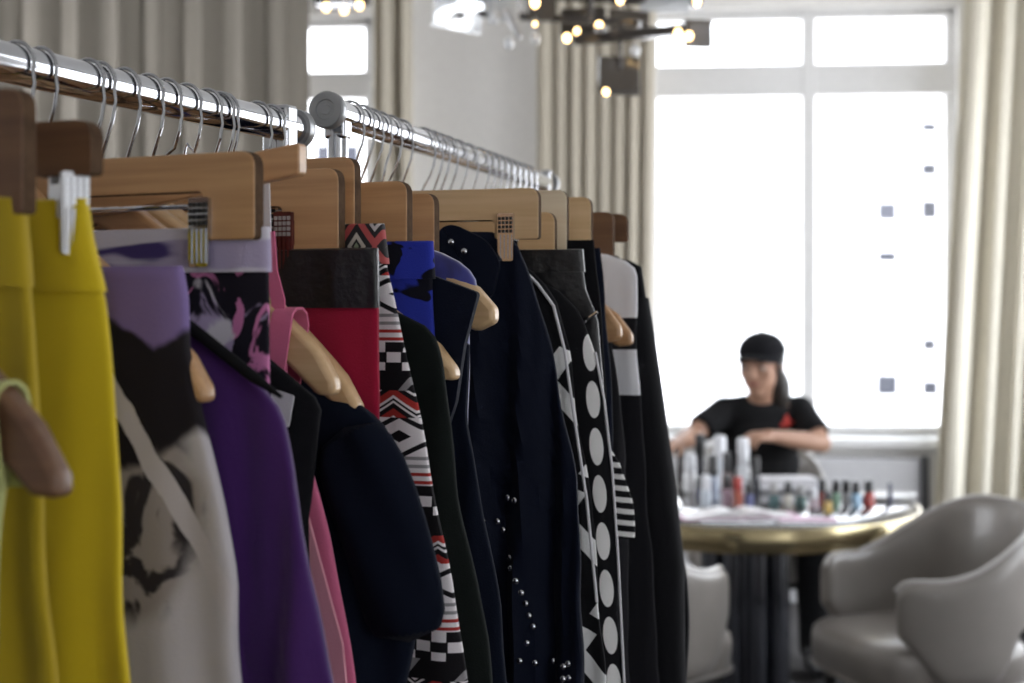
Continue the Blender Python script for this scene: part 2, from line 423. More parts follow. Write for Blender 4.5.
# sheer floral skirt on the big hanger
s = .945
hw, d4 = R1.xz(265, 152, s); d4 = -d4
clip_hanger(R1, s, hw, d4, 'large plywood clip hanger with a chrome clip, in front at the left', WOOD, CHROME, BLACKP, bk=.068, bh=.030, clips=(R1.xz(211, 200, s)[0], -hw+.09), tilt=math.radians(-2))
t, e = garment('skirt', 'skirt', 'black and lilac floral chiffon skirt on the large clip hanger', R1, s, [(267, 228), (268, 262), (269, 330), (274, 400), (282, 683)], .6, FLORAL, thick=.014, amp=.003, lam=.08)
band(t, 'waistband', e, e[0][1]+.001, e[0][1]-.034, cloth('lilac striped waistband', lambda nt: mixc(nt, nz(nt, 14, 3, .3, 1, 3.4, 0, 2).sm(.44, .52), mixc(nt, nz(nt, 9, 2, .8, 1, 3, 0, 7).sm(.5, .56), (.40, .35, .50), (.07, .05, .17)), (.58, .55, .62))), .017)
# bar hanger with pink halter
s = 1.005
hw, zz = R1.xz(303, 143, s)
clip_hanger(R1, s, hw, .092, 'straight plywood bar hanger behind the large clip hanger', WOOD, kind='bar', bow=zz+.092, bh=.026)
# purple top
s = .917
coat_hanger(R1, s, None, 'coat hanger inside the purple velvet top', WOOD, hw=.13, drop=.235)
t, e = garment('blouse', 'blouse', 'deep purple velvet top with a black bound neckline', R1, s, [(120, 272), (196, 326), (226, 350), (258, 380), (282, 412), (296, 490), (312, 580), (334, 683)], .6, PURPLE, thick=.026, amp=.006, lam=.075, ph=.9)
pth = [R1.xz(u, v, s) for u, v in ((125, 272), (196, 324), (228, 349), (262, 376), (290, 396))]
bm = bmesh.new(); tube(bm, [(x, -.012, z) for x, z in pth], [.004, .0046, .0046, .0044, .0015], 10); obj('binding', bm, BLACK, t)
# black top with a white label
s = 1.02
coat_hanger(R1, s, None, 'coat hanger inside the black top with the white tag', WOOD, hw=.16, drop=.2)
t, e = garment('blouse', 'blouse', 'black sleeveless top with a white tag beside the purple top', R1, s, [(222, 330), (262, 354), (300, 384), (322, 404), (318, 440), (306, 520), (312, 683)], .66, BLACK, thick=.02, amp=.003, neck=(.07, -.165))
xx, zz = R1.xz(291, 402, s); bm = bmesh.new(); prism(bm, rnd([(xx-.011, zz+.012, .002), (xx+.011, zz+.006, .002), (xx+.006, zz-.02, .002), (xx-.009, zz-.014, .002)]), -.0135, -.0125); obj('care_tag', bm, WHITE, t)
# pink strappy top and its hanger
s = 1.055
coat_hanger(R1, s, (338, 350), 'blond coat hanger arm under a pink strap, end rounded', WOODL, ah=.040)
t, e = garment('dress', 'dress', 'pink strappy dress between the purple top and the navy jacket', R1, s, [(290, 400), (308, 450), (330, 540), (358, 683)], .4, PINK, thick=.016, amp=.004, lam=.09)
xx, zz = R1.xz(290, 310, s); over_arm(t, 'strap', xx, zz, e[0][1]-.02, .020, PINK, dx=-.012)
xx, zz = R1.xz(270, 244, s); x3, z3 = R1.xz(282, 300, s)
ribbon(t, 'ribbon', [(xx-.004, -.002, R1.xz(262, 160, s)[1]), (xx-.001, -.003, zz+.01)], .008, .0015, WHITE)
ribbon(t, 'halter_strap', [(xx, -.003, zz+.01), (xx+.004, -.005, (zz+z3)/2), (x3, -.006, z3), (x3+.004, -.006, e[0][1]-.02)], .013, .002, PINK)
bm = bmesh.new(); pp = [R1.xz(u, v, s) for u, v in ((298, 470), (306, 470), (352, 640), (356, 683), (334, 683), (318, 560))]; prism(bm, pp, -.017, -.014); obj('lining', bm, CORAL, t)
# navy jacket with sleeve
s = 1.09
coat_hanger(R1, s, (362, 378), 'blond coat hanger arm end beside the crimson skirt', WOODL, ah=.038)
t, e = garment('jacket', 'jacket', 'large ink navy jacket with a hanging sleeve, in front of the tribal print', R1, s, [(326, 396), (352, 398), (378, 420), (398, 455), (414, 500), (424, 560), (420, 600), (412, 630)], .78, INK, thick=.03, amp=.006, lam=.08, neck=(.06, -.15), part='body')
sl = [R1.xz(u, v, s) for u, v in ((352, 425), (372, 470), (392, 530), (408, 590), (416, 640))]
bm = bmesh.new(); tube(bm, [(x, 0, z) for x, z in sl], [.034, .042, .043, .042, .036], 28)
for v in bm.verts: v.co.y = v.co.y*.42-.014+.004*math.sin(v.co.x*95+v.co.z*60)
sv = obj('sleeve', bm, INK, t, sub=1)
# crimson skirt with leather waistband
s = 1.118
hw, zz = R1.xz(342, 168, s)
clip_hanger(R1, s, hw, -zz, 'plywood clip hanger with a dark maroon clip holding the crimson skirt', WOOD, MAROON, GREYCLIP, clips=(R1.xz(289, 200, s)[0], -hw+.09), bk=.074, bw=.058)
t, e = garment('skirt', 'skirt', 'crimson skirt with a black leather waistband', R1, s, [(376, 249), (378, 310), (378, 400), (380, 520), (384, 683)], .5, RED, thick=.016, amp=.003, lam=.09)
band(t, 'waistband', e, e[0][1]+.001, R1.xz(378, 308, s)[1], LEATHER, .02, amp=.0016, lam=.05)
# tribal print
s = 1.150
hw, zz = R1.xz(358, 157, s)
clip_hanger(R1, s, hw, -zz, 'tall plywood clip hanger holding the tribal print skirt', WOOD, bk=.08, bw=.06)
def pat_tribal(nt):
    x, y, z = coords(nt)
    z0 = R1.xz(400, 342, 1.15)[1]; Pq = .128
    q = ((z*-1.0+z0)/Pq+10.0).frac(); tri = lambda k, p=0: ((x*k+p).frac()-.5).abs()*2
    W_, B_, R_, Gy = (.76, .72, .74), (.012, .011, .013), (.36, .035, .03), (.28, .27, .28)
    c = mixc(nt, ((q-.14)/.14).frac().rng(.2, .9)*((x*36).frac() < .5), B_, W_)
    sq = mixc(nt, ((x*32+(q*14).floor()*.5).frac() > .55)*(q < .2), B_, W_)
    zg = (q*7+tri(22)*.75).frac()
    chev = mixc(nt, zg.rng(.0, .36), mixc(nt, zg.rng(.36, .5), mixc(nt, zg.rng(.62, .74), B_, W_), W_), R_)
    dm = ((q-.66).abs()*8+tri(15)).frac()
    dia = mixc(nt, (dm < .3)+((q-.66).abs()*8+tri(15) < .36), W_, B_)
    stp = mixc(nt, ((q-.8)*18).frac() < .42, W_, mixc(nt, q > .9, Gy, R_))
    c = mixc(nt, q > .2, sq, mixc(nt, (x*18+q*2).frac() > .86, B_, Gy))
    c = mixc(nt, q > .34, c, chev); c = mixc(nt, q > .53, c, dia); c = mixc(nt, q > .8, c, stp)
    return c
TRIBAL = cloth('black white and red tribal print', pat_tribal)
def pat_diamond(nt):
    x, y, z = coords(nt); xc, zc = R1.xz(362, 247, 1.15)
    d = ((x-xc)*30)._m('ADD', 5.5).frac()._m('SUBTRACT', .5).abs()*2+(z-zc).abs()*42
    c = mixc(nt, d.rng(.30, .55), (.012, .01, .012), (.52, .47, .42)); c = mixc(nt, d.rng(.9, 1.3), c, (.40, .07, .07))
    c = mixc(nt, d.rng(1.55, 1.75), c, (.5, .46, .46)); return mixc(nt, d < .16, c, (.25, .3, .2))
t, e = garment('skirt', 'skirt', 'long skirt in black, white and red tribal print', R1, s, [(382, 228), (386, 262), (400, 330), (416, 400), (436, 490), (452, 580), (467, 683)], .4, TRIBAL, thick=.018, amp=.004, lam=.10, ph=1)
band(t, 'waistband', e, e[0][1]+.004, R1.xz(380, 264, s)[1], mat('diamond woven waistband', pat_diamond, .8), .022, amp=.001)
# green black coat, its armhole showing a hanger end
s = 1.185
t, e = garment('coat', 'coat', 'long green black coat beside the tribal print', R1, s, [(404, 316), (425, 325), (436, 338), (443, 362), (450, 420), (460, 500), (475, 580), (486, 640)], .62, GREENB, thick=.024, amp=.004, neck=(.06, -.13))
coat_hanger(R1, s, None, 'coat hanger inside the green black coat', WOOD, hw=.17, drop=.19)
# leopard blue skirt
s = 1.214
hw, zz = R1.xz(410, 181, s)
clip_hanger(R1, s, hw, -zz, 'plywood clip hanger holding the blue leopard skirt', WOOD, bk=.066, bw=.055)
def pat_leo(nt):
    n = nz(nt, 19, 2, 1.0, 1, 1.4, .8, 2.2); return mixc(nt, n.sm(.555, .575), (.028, .042, .36), (.01, .01, .016))
LEO = cloth('blue leopard satin', pat_leo)
t, e = garment('skirt', 'skirt', 'royal blue skirt with black leopard spots', R1, s, [(431, 243), (433, 280), (434, 330), (436, 420), (440, 683)], .66, LEO, thick=.016, amp=.003)
band(t, 'waistband', e, e[0][1]+.002, R1.xz(433, 279, s)[1], LEO, .02)
# navy tunic with a squared shoulder
s = 1.245
coat_hanger(R1, 1.206, (458, 346), 'coat hanger end framed by the black armhole under the navy shoulder', WOODL, ah=.034)
t, e = garment('tunic', 'tunic', 'dark navy tunic with a squared shoulder flap', R1, s, [(470, 340), (466, 420), (478, 480), (490, 540), (500, 610)], .60, INK, thick=.022, amp=.004, neck=(.07, -.16))
fl = [R1.xz(u, v, s) for u, v in ((400, 258), (432, 272), (488, 293), (482, 315), (474, 345), (466, 400), (456, 430), (432, 432), (420, 330))]
bm = bmesh.new(); prism(bm, rnd([(x, z, .004) for x, z in fl]), -.024, -.017); obj('shoulder_flap', bm, NAVY, t, bevel=.002)
ar = R1.xz(446, 340, s)
# blue velvet top
s = 1.276
coat_hanger(R1, s, (497, 278), 'blond coat hanger end poking out of the blue velvet top', WOODL, ah=.046)
t, e = garment('blouse', 'blouse', 'blue velvet top draped over a blond hanger arm', R1, s, [(436, 250), (460, 262), (474, 275), (478, 290), (470, 330), (466, 420), (470, 683)], .7, BLUEV, thick=.026, amp=.003, neck=(.05, -.1))
s = 1.302
hw, zz = R1.xz(437, 193, s)
clip_hanger(R1, s, hw, -zz, 'plywood clip hanger last in line on the near rail', WOOD, bk=.066, bw=.052)
t, e = garment('skirt', 'skirt', 'black skirt on the last hanger of the near rail', R1, s, [(442, 258), (446, 300), (452, 420), (458, 683)], .62, BLACK, thick=.014, amp=.003)

# ---- rail 2 ----------------------------------------------------------------------
def pat_maze(nt):
    x, y, z = coords(nt); zig = ((z*6.5).frac()-.5).abs()*2; l1 = (x*12+zig*.75+z*1.3).frac()
    return mixc(nt, (l1 < .30)*((z*6.5+x*3).frac() > .12), (.012, .012, .014), (.84, .84, .84))
MAZE = cloth('black and white key print', pat_maze)
def pat_dots(nt):
    x, y, z = coords(nt); xc, zc = R2.xz(591, 400, 1.60)
    pz = .0545; fx = x-xc+(z-zc)*.075; fz = ((z-zc)/pz+20.5).frac()-.5
    side = ((fx+.055)/.11).floor(); fx2 = fx-side*.11; fz2 = ((z-zc)/pz+side*.5+20.5).frac()-.5
    d = fx2*fx2*(1/.0078)**2+fz2*fz2*(pz/.0215)**2
    return mixc(nt, d < 1.0, (.012, .012, .014), (.84, .83, .82))
DOTS = cloth('black with white ovals', pat_dots)
def pat_stripe(nt):
    x, y, z = coords(nt); return mixc(nt, (z*72+x*8).frac() < .45, (.012, .012, .014), (.84, .83, .82))
STRIPE = cloth('black and white stripe', pat_stripe)
def pat_block(nt):
    x, y, z = coords(nt); s_ = 1.83
    za, zb_, zc_ = [R2.xz(625, v, s_)[1] for v in (318, 351, 398)]
    return mixc(nt, (z > za)+z.rng(zc_, zb_), (.014, .014, .017), (.84, .84, .88))
BLOCK = cloth('white and black block jersey', pat_block)
def H2(u, v, label, wm, d=None, **k):
    s_ = R2.s_for(u, .233); zz = R2.xz(u, v, s_)[1]; clip_hanger(R2, s_, .233, -zz, label, wm, **k); return s_
# studded navy blouse
s = H2(540, 188, 'bowed blond clip hanger over the studded navy blouse, first on the second rail', WOODL, bk=.058, bw=.052, bh=.036, clips=(R2.xz(508, 200, R2.s_for(540, .233))[0], -.12))
t, e = garment('blouse', 'blouse', 'navy silk blouse with a trail of silver studs', R2, s, [(488, 232), (516, 240), (528, 270), (546, 330), (562, 400), (578, 480), (584, 570), (585, 683)], .5, NAVY, thick=.022, amp=.011, lam=.056, ph=.5)
cx, cz = R2.xz(462, 250, s); bm = bmesh.new(); prism(bm, rnd([(R2.xz(u, v, s)[0], R2.xz(u, v, s)[1], .01) for u, v in ((442, 232), (456, 224), (490, 240), (505, 262), (496, 300), (462, 300), (446, 262))]), -.02, -.012); obj('collar', bm, NAVY, t, bevel=.003)
body = [c for c in t.children if c.name.startswith('panel')][0]
bv = BVHTree.FromPolygons([v.co for v in body.data.vertices], [p.vertices[:] for p in body.data.polygons])
STUD = None
for u, v in ((457, 243), (470, 252), (486, 519), (498, 521), (484, 517), (487, 540), (503, 530), (511, 557), (513, 567), (520, 578), (525, 590), (529, 601), (532, 613), (536, 624), (524, 657), (538, 660), (552, 662), (566, 664), (571, 661), (566, 676), (572, 675), (509, 497), (518, 499), (530, 640)):
    x, z = R2.xz(u, v, s); h = bv.ray_cast(Vector((x, -.3, z)), Vector((0, 1, 0))); y = h[0].y if h[0] else -.015
    if v < 300: y = -.0205
    if STUD is None:
        bm = bmesh.new(); lathe(bm, [(.0044, 0), (.0042, .0014), (.0030, .003), (.001, .0038)], 10)
        bmesh.ops.transform(bm, matrix=Matrix.Rotation(PI/2, 4, 'X'), verts=bm.verts[:]); o = obj('stud', bm, CHROME, t); STUD = o.data
    else: o = bpy.data.objects.new('stud', STUD); COL.objects.link(o); o.parent = t
    o.location = (x, y+.0004, z)
# maze print
s = s+.032
coat_hanger(R2, s, (553, 318), 'coat hanger end beside the navy studded blouse on the second rail', WOOD, ah=.044)
t, e = garment('dress', 'dress', 'black and white key print dress beside the studded blouse', R2, s, [(520, 262), (540, 278), (556, 300), (569, 350), (578, 420), (590, 500), (598, 580), (606, 683)], .5, MAZE, thick=.02, amp=.004, lam=.08, neck=(.06, -.12))
pp = [R2.xz(u, v, s) for u, v in ((506, 248), (524, 268), (540, 284), (556, 306), (567, 350), (577, 420), (589, 500), (599, 600))]
bm = bmesh.new(); tube(bm, [(x, -.011, z) for x, z in pp], 0.0018, 8); obj('piping', bm, WHITE, t)
# polka
s = s+.030
coat_hanger(R2, s, None, 'coat hanger inside the white dotted dress', WOOD, hw=.17, drop=.19)
t, e = garment('dress', 'dress', 'black dress with a column of large white ovals', R2, s, [(556, 288), (580, 312), (594, 350), (604, 400), (612, 470), (618, 560), (622, 683)], .5, DOTS, thick=.018, amp=.0025, lam=.1, neck=(.06, -.13))
pp = [R2.xz(u, v, s) for u, v in ((596, 352), (605, 400), (613, 470), (619, 560), (625, 683))]
bm = bmesh.new(); tube(bm, [(x, -.004, z) for x, z in pp], 0.0016, 8); obj('piping', bm, WHITE, t)
# leather skirt
s = s+.028
hw, zz = R2.xz(556, 212, s)
clip_hanger(R2, s, hw, -zz, 'blond clip hanger over the black leather skirt', WOODL, bk=.052, bw=.05)
t, e = garment('skirt', 'skirt', 'black leather skirt with a zip above the white dotted dress', R2, s, [(582, 250), (586, 290), (598, 320), (604, 400), (608, 683)], .6, LEATHER, thick=.02, amp=.003, lam=.06)
band(t, 'waistband', e, e[0][1]+.001, R2.xz(585, 272, s)[1], LEATHER, .023)
pp = [R2.xz(u, v, s) for u, v in ((586, 322), (600, 312))]; bm = bmesh.new(); tube(bm, [(pp[0][0], -.013, pp[0][1]), (pp[1][0], -.013, pp[1][1])], .0022, 6); obj('zip', bm, CHROME, t)
s = s+.035
hw, zz = R2.xz(568, 190, s)
clip_hanger(R2, s, hw, -zz, 'blond clip hanger catching bright window light behind the leather skirt', mat('maple with window glare', wood_col((.78, .68, .52), (.70, .58, .42)), .35, coat=.15), bk=.075, bw=.05)  # paler wood colour holds the window glare on this hanger
t, e = garment('skirt', 'skirt', 'narrow black skirt right behind the leather skirt', R2, s, [(594, 240), (600, 290), (606, 400), (610, 683)], .6, BLACK, thick=.015, amp=.003)
s = s+.04
coat_hanger(R2, s, None, 'coat hanger inside the striped top', WOOD, hw=.17, drop=.19)
t, e = garment('top', 'top', 'black and white striped top showing below the white block dress', R2, s, [(590, 300), (594, 330), (600, 400), (606, 440), (622, 462), (631, 500), (633, 528)], 1.17, STRIPE, thick=.015, amp=.002, neck=(.06, -.13))
s = R2.s_for(592, .235)
zz = R2.xz(592, 197, s)[1]
clip_hanger(R2, s, .235, -zz, 'square blond clip hanger, third blond one from the window side', WOODL, bk=.085, bw=.05)
t, e = garment('skirt', 'skirt', 'black satin skirt hanging left of the white block dress', R2, s, [(600, 248), (606, 300), (612, 400), (616, 683)], .6, NAVY, thick=.014, amp=.003)
s = s+.032
coat_hanger(R2, s, (622, 303), 'brown coat hanger end in front of the white block dress', WOOD, ah=.05)
t, e = garment('blouse', 'blouse', 'thin dark grey blouse under the brown hanger end', R2, s, [(600, 310), (612, 340), (620, 400), (626, 460), (630, 683)], .7, COLLG, thick=.014, amp=.003, neck=(.06, -.13))
s = s+.028
coat_hanger(R2, s, (633, 312), 'second brown coat hanger end showing against the white block dress', WOOD, ah=.046)
s0 = s
s = s+.035
t, e = garment('dress', 'dress', 'white and black colour block dress near the window', R2, s, [(604, 253), (626, 260), (637, 270), (637, 330), (640, 400), (648, 500), (660, 683)], .45, BLOCK, thick=.02, amp=.003, neck=(.06, -.125))
coat_hanger(R2, s, None, 'coat hanger inside the white and black block dress', WOOD, hw=.2, drop=.16)
s = s+.045
zz = R2.xz(612, 212, s)[1]
clip_hanger(R2, s, R2.xz(614, 212, s)[0], -zz, 'dark brown clip hanger behind the blond ones', WOODD, bk=.07, bw=.05)
t, e = garment('dress', 'dress', 'black crepe dress between block dress and long black coat', R2, s, [(616, 256), (634, 268), (640, 340), (650, 440), (664, 683)], .5, BLACK, thick=.02, amp=.004)
s = s+.05
zz = R2.xz(628, 214, s)[1]
clip_hanger(R2, s, R2.xz(628, 214, s)[0], -zz, 'brown clip hanger with a pale clip, farthest one before the curtain', WOODD, GREYCLIP, STEEL, bk=.04, bw=.05)
t, e = garment('coat', 'coat', 'long black coat, the last garment beside the table', R2, s, [(622, 258), (641, 264), (646, 300), (651, 380), (664, 460), (680, 540), (690, 620), (688, 683)], .45, BLACK, thick=.045, amp=.006, lam=.09, neck=(.06, -.13), tb=.06)
sl = [R2.xz(u, v, s) for u, v in ((632, 300), (640, 380), (652, 470), (664, 560), (670, 720))]
bm = bmesh.new(); tube(bm, [(x, -.03-.004*i, z) for i, (x, z) in enumerate(sl)], [.03, .036, .038, .036, .03], 18); obj('sleeve', bm, BLACK, t)
# hangers further down whose hooks crowd the rail
base = s
for i in range(9):
    s = base+.055+i*.034
    coat_hanger(R2, s, None, ('wooden coat hanger at the far end of the second rail, only its hook showing'), WOODL, hw=.19, drop=.17)

# ------------------------------------------------------------------ the room
PHI = math.radians(5)
O = P(811, HZ, 7.2); O.z = 0
WX = Vector((math.cos(PHI), -math.sin(PHI), 0)); WY = Vector((math.sin(PHI), math.cos(PHI), 0))
def wq(u, v, off=0.0):        # pixel on a plane parallel to the window wall -> (q along the wall, height)
    o = O+WY*off; t = (u-512)/F      # x = t*y
    q = (t*o.y-o.x)/(WX.x-t*WX.y); y = o.y+q*WX.y
    return q, CAMH-(v-HZ)*y/F
RW = dict(loc=O, rz=-PHI)
WALLM = mat('warm white plaster', (.86, .845, .82), .9, bump=(300, .15))
WINW = mat('white painted frame', (.80, .80, .80), .45)
CEIL = mat('ceiling white', (.85, .84, .82), .9)
FLOORM = mat('charcoal carpet', lambda nt: mixc(nt, nz(nt, 180, 3).sm(.3, .7), (.03, .028, .028), (.06, .055, .055)), .95)
HC = 3.3
w1l, w1r = wq(648, 300)[0], wq(958, 300)[0]
sill = wq(811, 436)[1]; wtop = 2.99
w2l, w2r = wq(262, 100)[0], wq(372, 100)[0]
XL, XR = wq(-260, 0)[0], wq(1190, 0)[0]; XR_ = XR
LO = [(-3.6, -.22)]  # unseen left-wall opening added to light the back wall
TH = .22
bm = bmesh.new()
for a, b, z0, z1 in ((XL, w2l, 0, HC), (w2r, w1l, 0, HC), (w1r, XR, 0, HC), (w2l, w2r, 0, .9), (w2l, w2r, wtop, HC), (w1l, w1r, 0, sill), (w1l, w1r, wtop, HC)):
    box(bm, a, b, 0, TH, z0, z1)
struct('wall_back', bm, WALLM, smooth=False, **RW)
bm = bmesh.new(); box(bm, XL-.3, XR+2.5, -9.4, 1.0, -.12, 0); struct('floor', bm, FLOORM, smooth=False, **RW)
bm = bmesh.new(); box(bm, XL-.3, XR+.2, -9.4, TH, HC, HC+.1); struct('ceiling', bm, CEIL, smooth=False, **RW)
bm = bmesh.new(); box(bm, XL-.2, XL, -9.4, LO[0][0], 0, HC); box(bm, XL-.2, XL, LO[0][1], TH, 0, HC)
box(bm, XL-.2, XL, *LO[0], 0, .5); box(bm, XL-.2, XL, *LO[0], 2.95, HC); struct('wall_left', bm, WALLM, smooth=False, **RW)
# right wall with two unseen openings, added and sized for their daylight
RO = [(-9.2, -7.95), (-4.2, -.22)]
bm = bmesh.new(); box(bm, XR, XR+.2, -9.4, TH, 0, .5); box(bm, XR, XR+.2, -9.4, TH, 2.95, HC)
ys = [-9.4]+[y for r in RO for y in r]+[TH]
for a, b in zip(ys[::2], ys[1::2]): box(bm, XR, XR+.2, a, b, .5, 2.95)
struct('wall_right', bm, WALLM, smooth=False, **RW)
bm = bmesh.new(); box(bm, XL-.2, XR+.2, -9.6, -9.4, 0, HC); struct('wall_front', bm, WALLM, smooth=False, **RW)
GLASS = bpy.data.materials.new('window glass'); GLASS.use_nodes = True
nt = GLASS.node_tree; nt.nodes.clear(); oo = nt.nodes.new('ShaderNodeOutputMaterial'); mx = nt.nodes.new('ShaderNodeMixShader')
tr = nt.nodes.new('ShaderNodeBsdfTransparent'); gl = nt.nodes.new('ShaderNodeBsdfGlossy'); gl.inputs['Roughness'].default_value = .02
mx.inputs[0].default_value = .05; nt.links.new(tr.outputs[0], mx.inputs[1]); nt.links.new(gl.outputs[0], mx.inputs[2]); nt.links.new(mx.outputs[0], oo.inputs[0])
def window(name, l, r, z0, z1, mull, trans, tw=.09, mw=.07, big=False):
    t = bpy.data.objects.new(name, None); COL.objects.link(t); t.location = O; t.rotation_euler = (0, 0, -PHI); t['kind'] = 'structure'
    bm = bmesh.new(); f = .05
    box(bm, l, l+f, .06, .14, z0, z1); box(bm, r-f, r, .06, .14, z0, z1); box(bm, l, r, .06, .14, z0, z0+f); box(bm, l, r, .06, .14, z1-f, z1)
    box(bm, l, r, .05, .15, trans-tw/2, trans+tw/2)
    if mull is not None: box(bm, mull-mw/2, mull+mw/2, .045, .15, z0, z1)
    obj('window_frame', bm, WINW, t, smooth=False, bevel=.006)
    xs = [l, r] if mull is None else [l, mull, r]
    for a, b in zip(xs, xs[1:]):
        for c, d in ((z0, trans), (trans, z1)):
            bm = bmesh.new(); box(bm, a+.03, b-.03, .098, .104, c+.03, d-.03); obj('pane', bm, GLASS, t, smooth=False)
    bm = bmesh.new(); box(bm, l-.04, r+.04, -.12, .06, z0-.045, z0); obj('window_sill', bm, WINW, t, smooth=False, bevel=.006)
ttop = wq(811, 62)[1]; tbot = wq(811, 94)[1]
window('window_1', w1l, w1r, sill, wtop, wq(810, 300)[0], (ttop+tbot)/2, tw=ttop-tbot)
t2, b2 = wq(340, 70)[1], wq(340, 97)[1]
window('window_2', w2l, w2r, .9, wtop, None, (t2+b2)/2, tw=t2-b2)
# cabinet under the window
bm = bmesh.new(); box(bm, wq(640, 470, -.14)[0], wq(930, 470, -.14)[0], -.14, -.002, .0, sill-.10)
struct('trim_1', bm, mat('pale grey panel', (.56, .56, .58), .6), smooth=False, bevel=.006, **RW)
bm = bmesh.new(); a, b = wq(921, 470, -.16)[0], wq(929, 470, -.16)[0]; box(bm, a, b, -.17, -.145, .0, wq(925, 456, -.16)[1])  # narrow dark upright strip in front of the panel
struct('dark_strip', bm, mat('matt dark strip', (.03, .03, .032), .5), smooth=False, bevel=.004, **RW)
bm = bmesh.new(); box(bm, w2r+.02, w1l-.02, -.015, 0, 0, .12); struct('baseboard_back', bm, WINW, smooth=False, **RW)
for i, (a, b, XR) in enumerate([(a, b, XR) for a, b in RO]+[(a, b, XL-.2) for a, b in LO]):  # side-wall windows out of view, put in for their daylight
    t = bpy.data.objects.new('window_%d' % (3+i), None); COL.objects.link(t); t.location = O; t.rotation_euler = (0, 0, -PHI); t['kind'] = 'structure'
    bm = bmesh.new(); f = .06
    for c in (a, (a+b)/2-f/2, b-f): box(bm, XR+.06, XR+.14, c, c+f, .5, 2.95)
    for z in (.5, 2.2, 2.95-f): box(bm, XR+.06, XR+.14, a, b, z, z+f)
    obj('window_frame', bm, WINW, t, smooth=False, bevel=.006)
    for c, d in ((a, (a+b)/2), ((a+b)/2, b)):
        for z0, z1 in ((.55, 2.22), (2.24, 2.9)):
            bm = bmesh.new(); box(bm, XR+.098, XR+.104, c+.03, d-.03, z0, z1); obj('pane', bm, GLASS, t, smooth=False)
XR = XR_

# curtains
CREAM = cloth('cream linen', (.72, .68, .58), bump=(400, .2)); TAUPE = cloth('taupe linen', (.25, .228, .195), bump=(400, .2))
BEIGE = cloth('beige linen', (.54, .495, .41), bump=(400, .2))
def curtain(label, u0t, u1t, u0b, u1b, off, m, nf, dep=.06, ph=0.0, seed=0):
    t = thing('curtain', label, 'curtain', O, -PHI, 'floor length curtains')
    bm = bmesh.new(); n = nf*14; rows = 24; R_ = []
    for j in range(rows+1):
        v = j/rows; z = .02+(HC-.04)*(1-v)
        va, vb = 0, 495; pv = HZ+(CAMH-z)/7*F
        k = max(-.15, min(1.3, pv/495))
        a = wq(u0t+(u0b-u0t)*k, 300, off)[0]; b = wq(u1t+(u1b-u1t)*k, 300, off)[0]
        row = []
        for i in range(n+1):
            q = i/n; f = q*nf*2*PI+ph; w = 1+.35*mnoise.noise(Vector((q*nf*.7, seed, 0)))
            xx = a+(b-a)*(q+.22/nf*math.sin(f*2+seed)*.35); yy = off+dep*w*(math.sin(f)+.25*math.sin(2.3*f+seed+v*.8))*(.8+.3*v)
            row.append((xx, yy, z))
        R_.append(row)
    V = [[bm.verts.new(p) for p in r] for r in R_]
    for r0, r1 in zip(V, V[1:]):
        for i in range(n): bm.faces.new((r0[i], r0[i+1], r1[i+1], r1[i]))
    o = obj('drape', bm, m, t); so = o.modifiers.new('s', 'SOLIDIFY'); so.thickness = .004
    qa, qb = wq(min(u0t, u0b), 300, off)[0], wq(max(u1t, u1b), 300, off)[0]
    bm = bmesh.new(); tube(bm, [(qa-.05, off, HC-.025), (qb+.05, off, HC-.025)], .012, 10); obj('track', bm, STEEL, t)
curtain('cream curtain to the right of the big window', 966, 1120, 936, 1100, -.26, CREAM, 6, .06, .6, 1.3)
curtain('beige curtain to the left of the big window', 538, 656, 538, 650, -.20, BEIGE, 8, .026, 1.0, 2.1)
curtain('narrow beige curtain beside the white wall, right of the small window', 374, 412, 374, 412, -.18, BEIGE, 2, .045, 0, 3.3)
curtain('taupe curtain left of the small window behind the near rail', -60, 308, -60, 308, -.20, TAUPE, 9, .040, 2.0, 5.7)
# buildings outside
FAC = mat('white stone facade', lambda nt: mixc(nt, nz(nt, 1.5, 3), (.86, .86, .87), (.80, .80, .82)), .9)
WDK = mat('dark window glass', (.035, .037, .047), .5, spec=0)
def building(label, yb, u0, u1, vt, rects, m, depth=6):
    a = P(u0, vt, yb); b = P(u1, vt, yb); z0 = -6
    t = thing('building', label, 'building', (a.x, yb, z0))
    bm = bmesh.new(); box(bm, 0, b.x-a.x, 0, depth, 0, a.z-z0); w = obj('facade', bm, m, t, smooth=False)
    for u, v, pw, ph_, mm in rects:
        c = P(u, v, yb); hw_ = (pw+5)*yb/F/2; hh = (ph_+5)*yb/F/2
        bm = bmesh.new(); X = c.x-a.x; Z = c.z-z0
        box(bm, X-hw_, X+hw_, -.04, .02, Z-hh, Z+hh); k = obj('window', bm, mm, t, smooth=False)
        bm = bmesh.new(); box(bm, X-hw_*1.1, X+hw_*1.1, -.18, 0, Z-hh-.12, Z-hh); obj('ledge', bm, m, k, smooth=False)
WPL = mat('pale window glass', (.05, .052, .065), .5, spec=0)
building('white apartment tower with small square windows, seen through the big window', 30, 812, 1100, -120,
         [(887, 212, 13, 13, WPL), (887, 257, 13, 6, WDK), (929, 170, 10, 8, WDK), (929, 128, 10, 5, WDK), (929, 210, 10, 14, WDK), (887, 385, 15, 15, WDK), (930, 388, 10, 9, WDK), (929, 345, 8, 7, WDK)], FAC)
building('pale lower block beside the tower, seen through the big window', 40, 600, 835, 255,
         [(831, 345, 6, 9, WPL)], FAC)
building('pale blue block seen through the small left window', 26, 230, 440, 108, [(335, 30, 30, 24, WPL)][:0]+[(345, 160, 22, 24, WPL), (325, 160, 12, 24, WPL)], FAC)

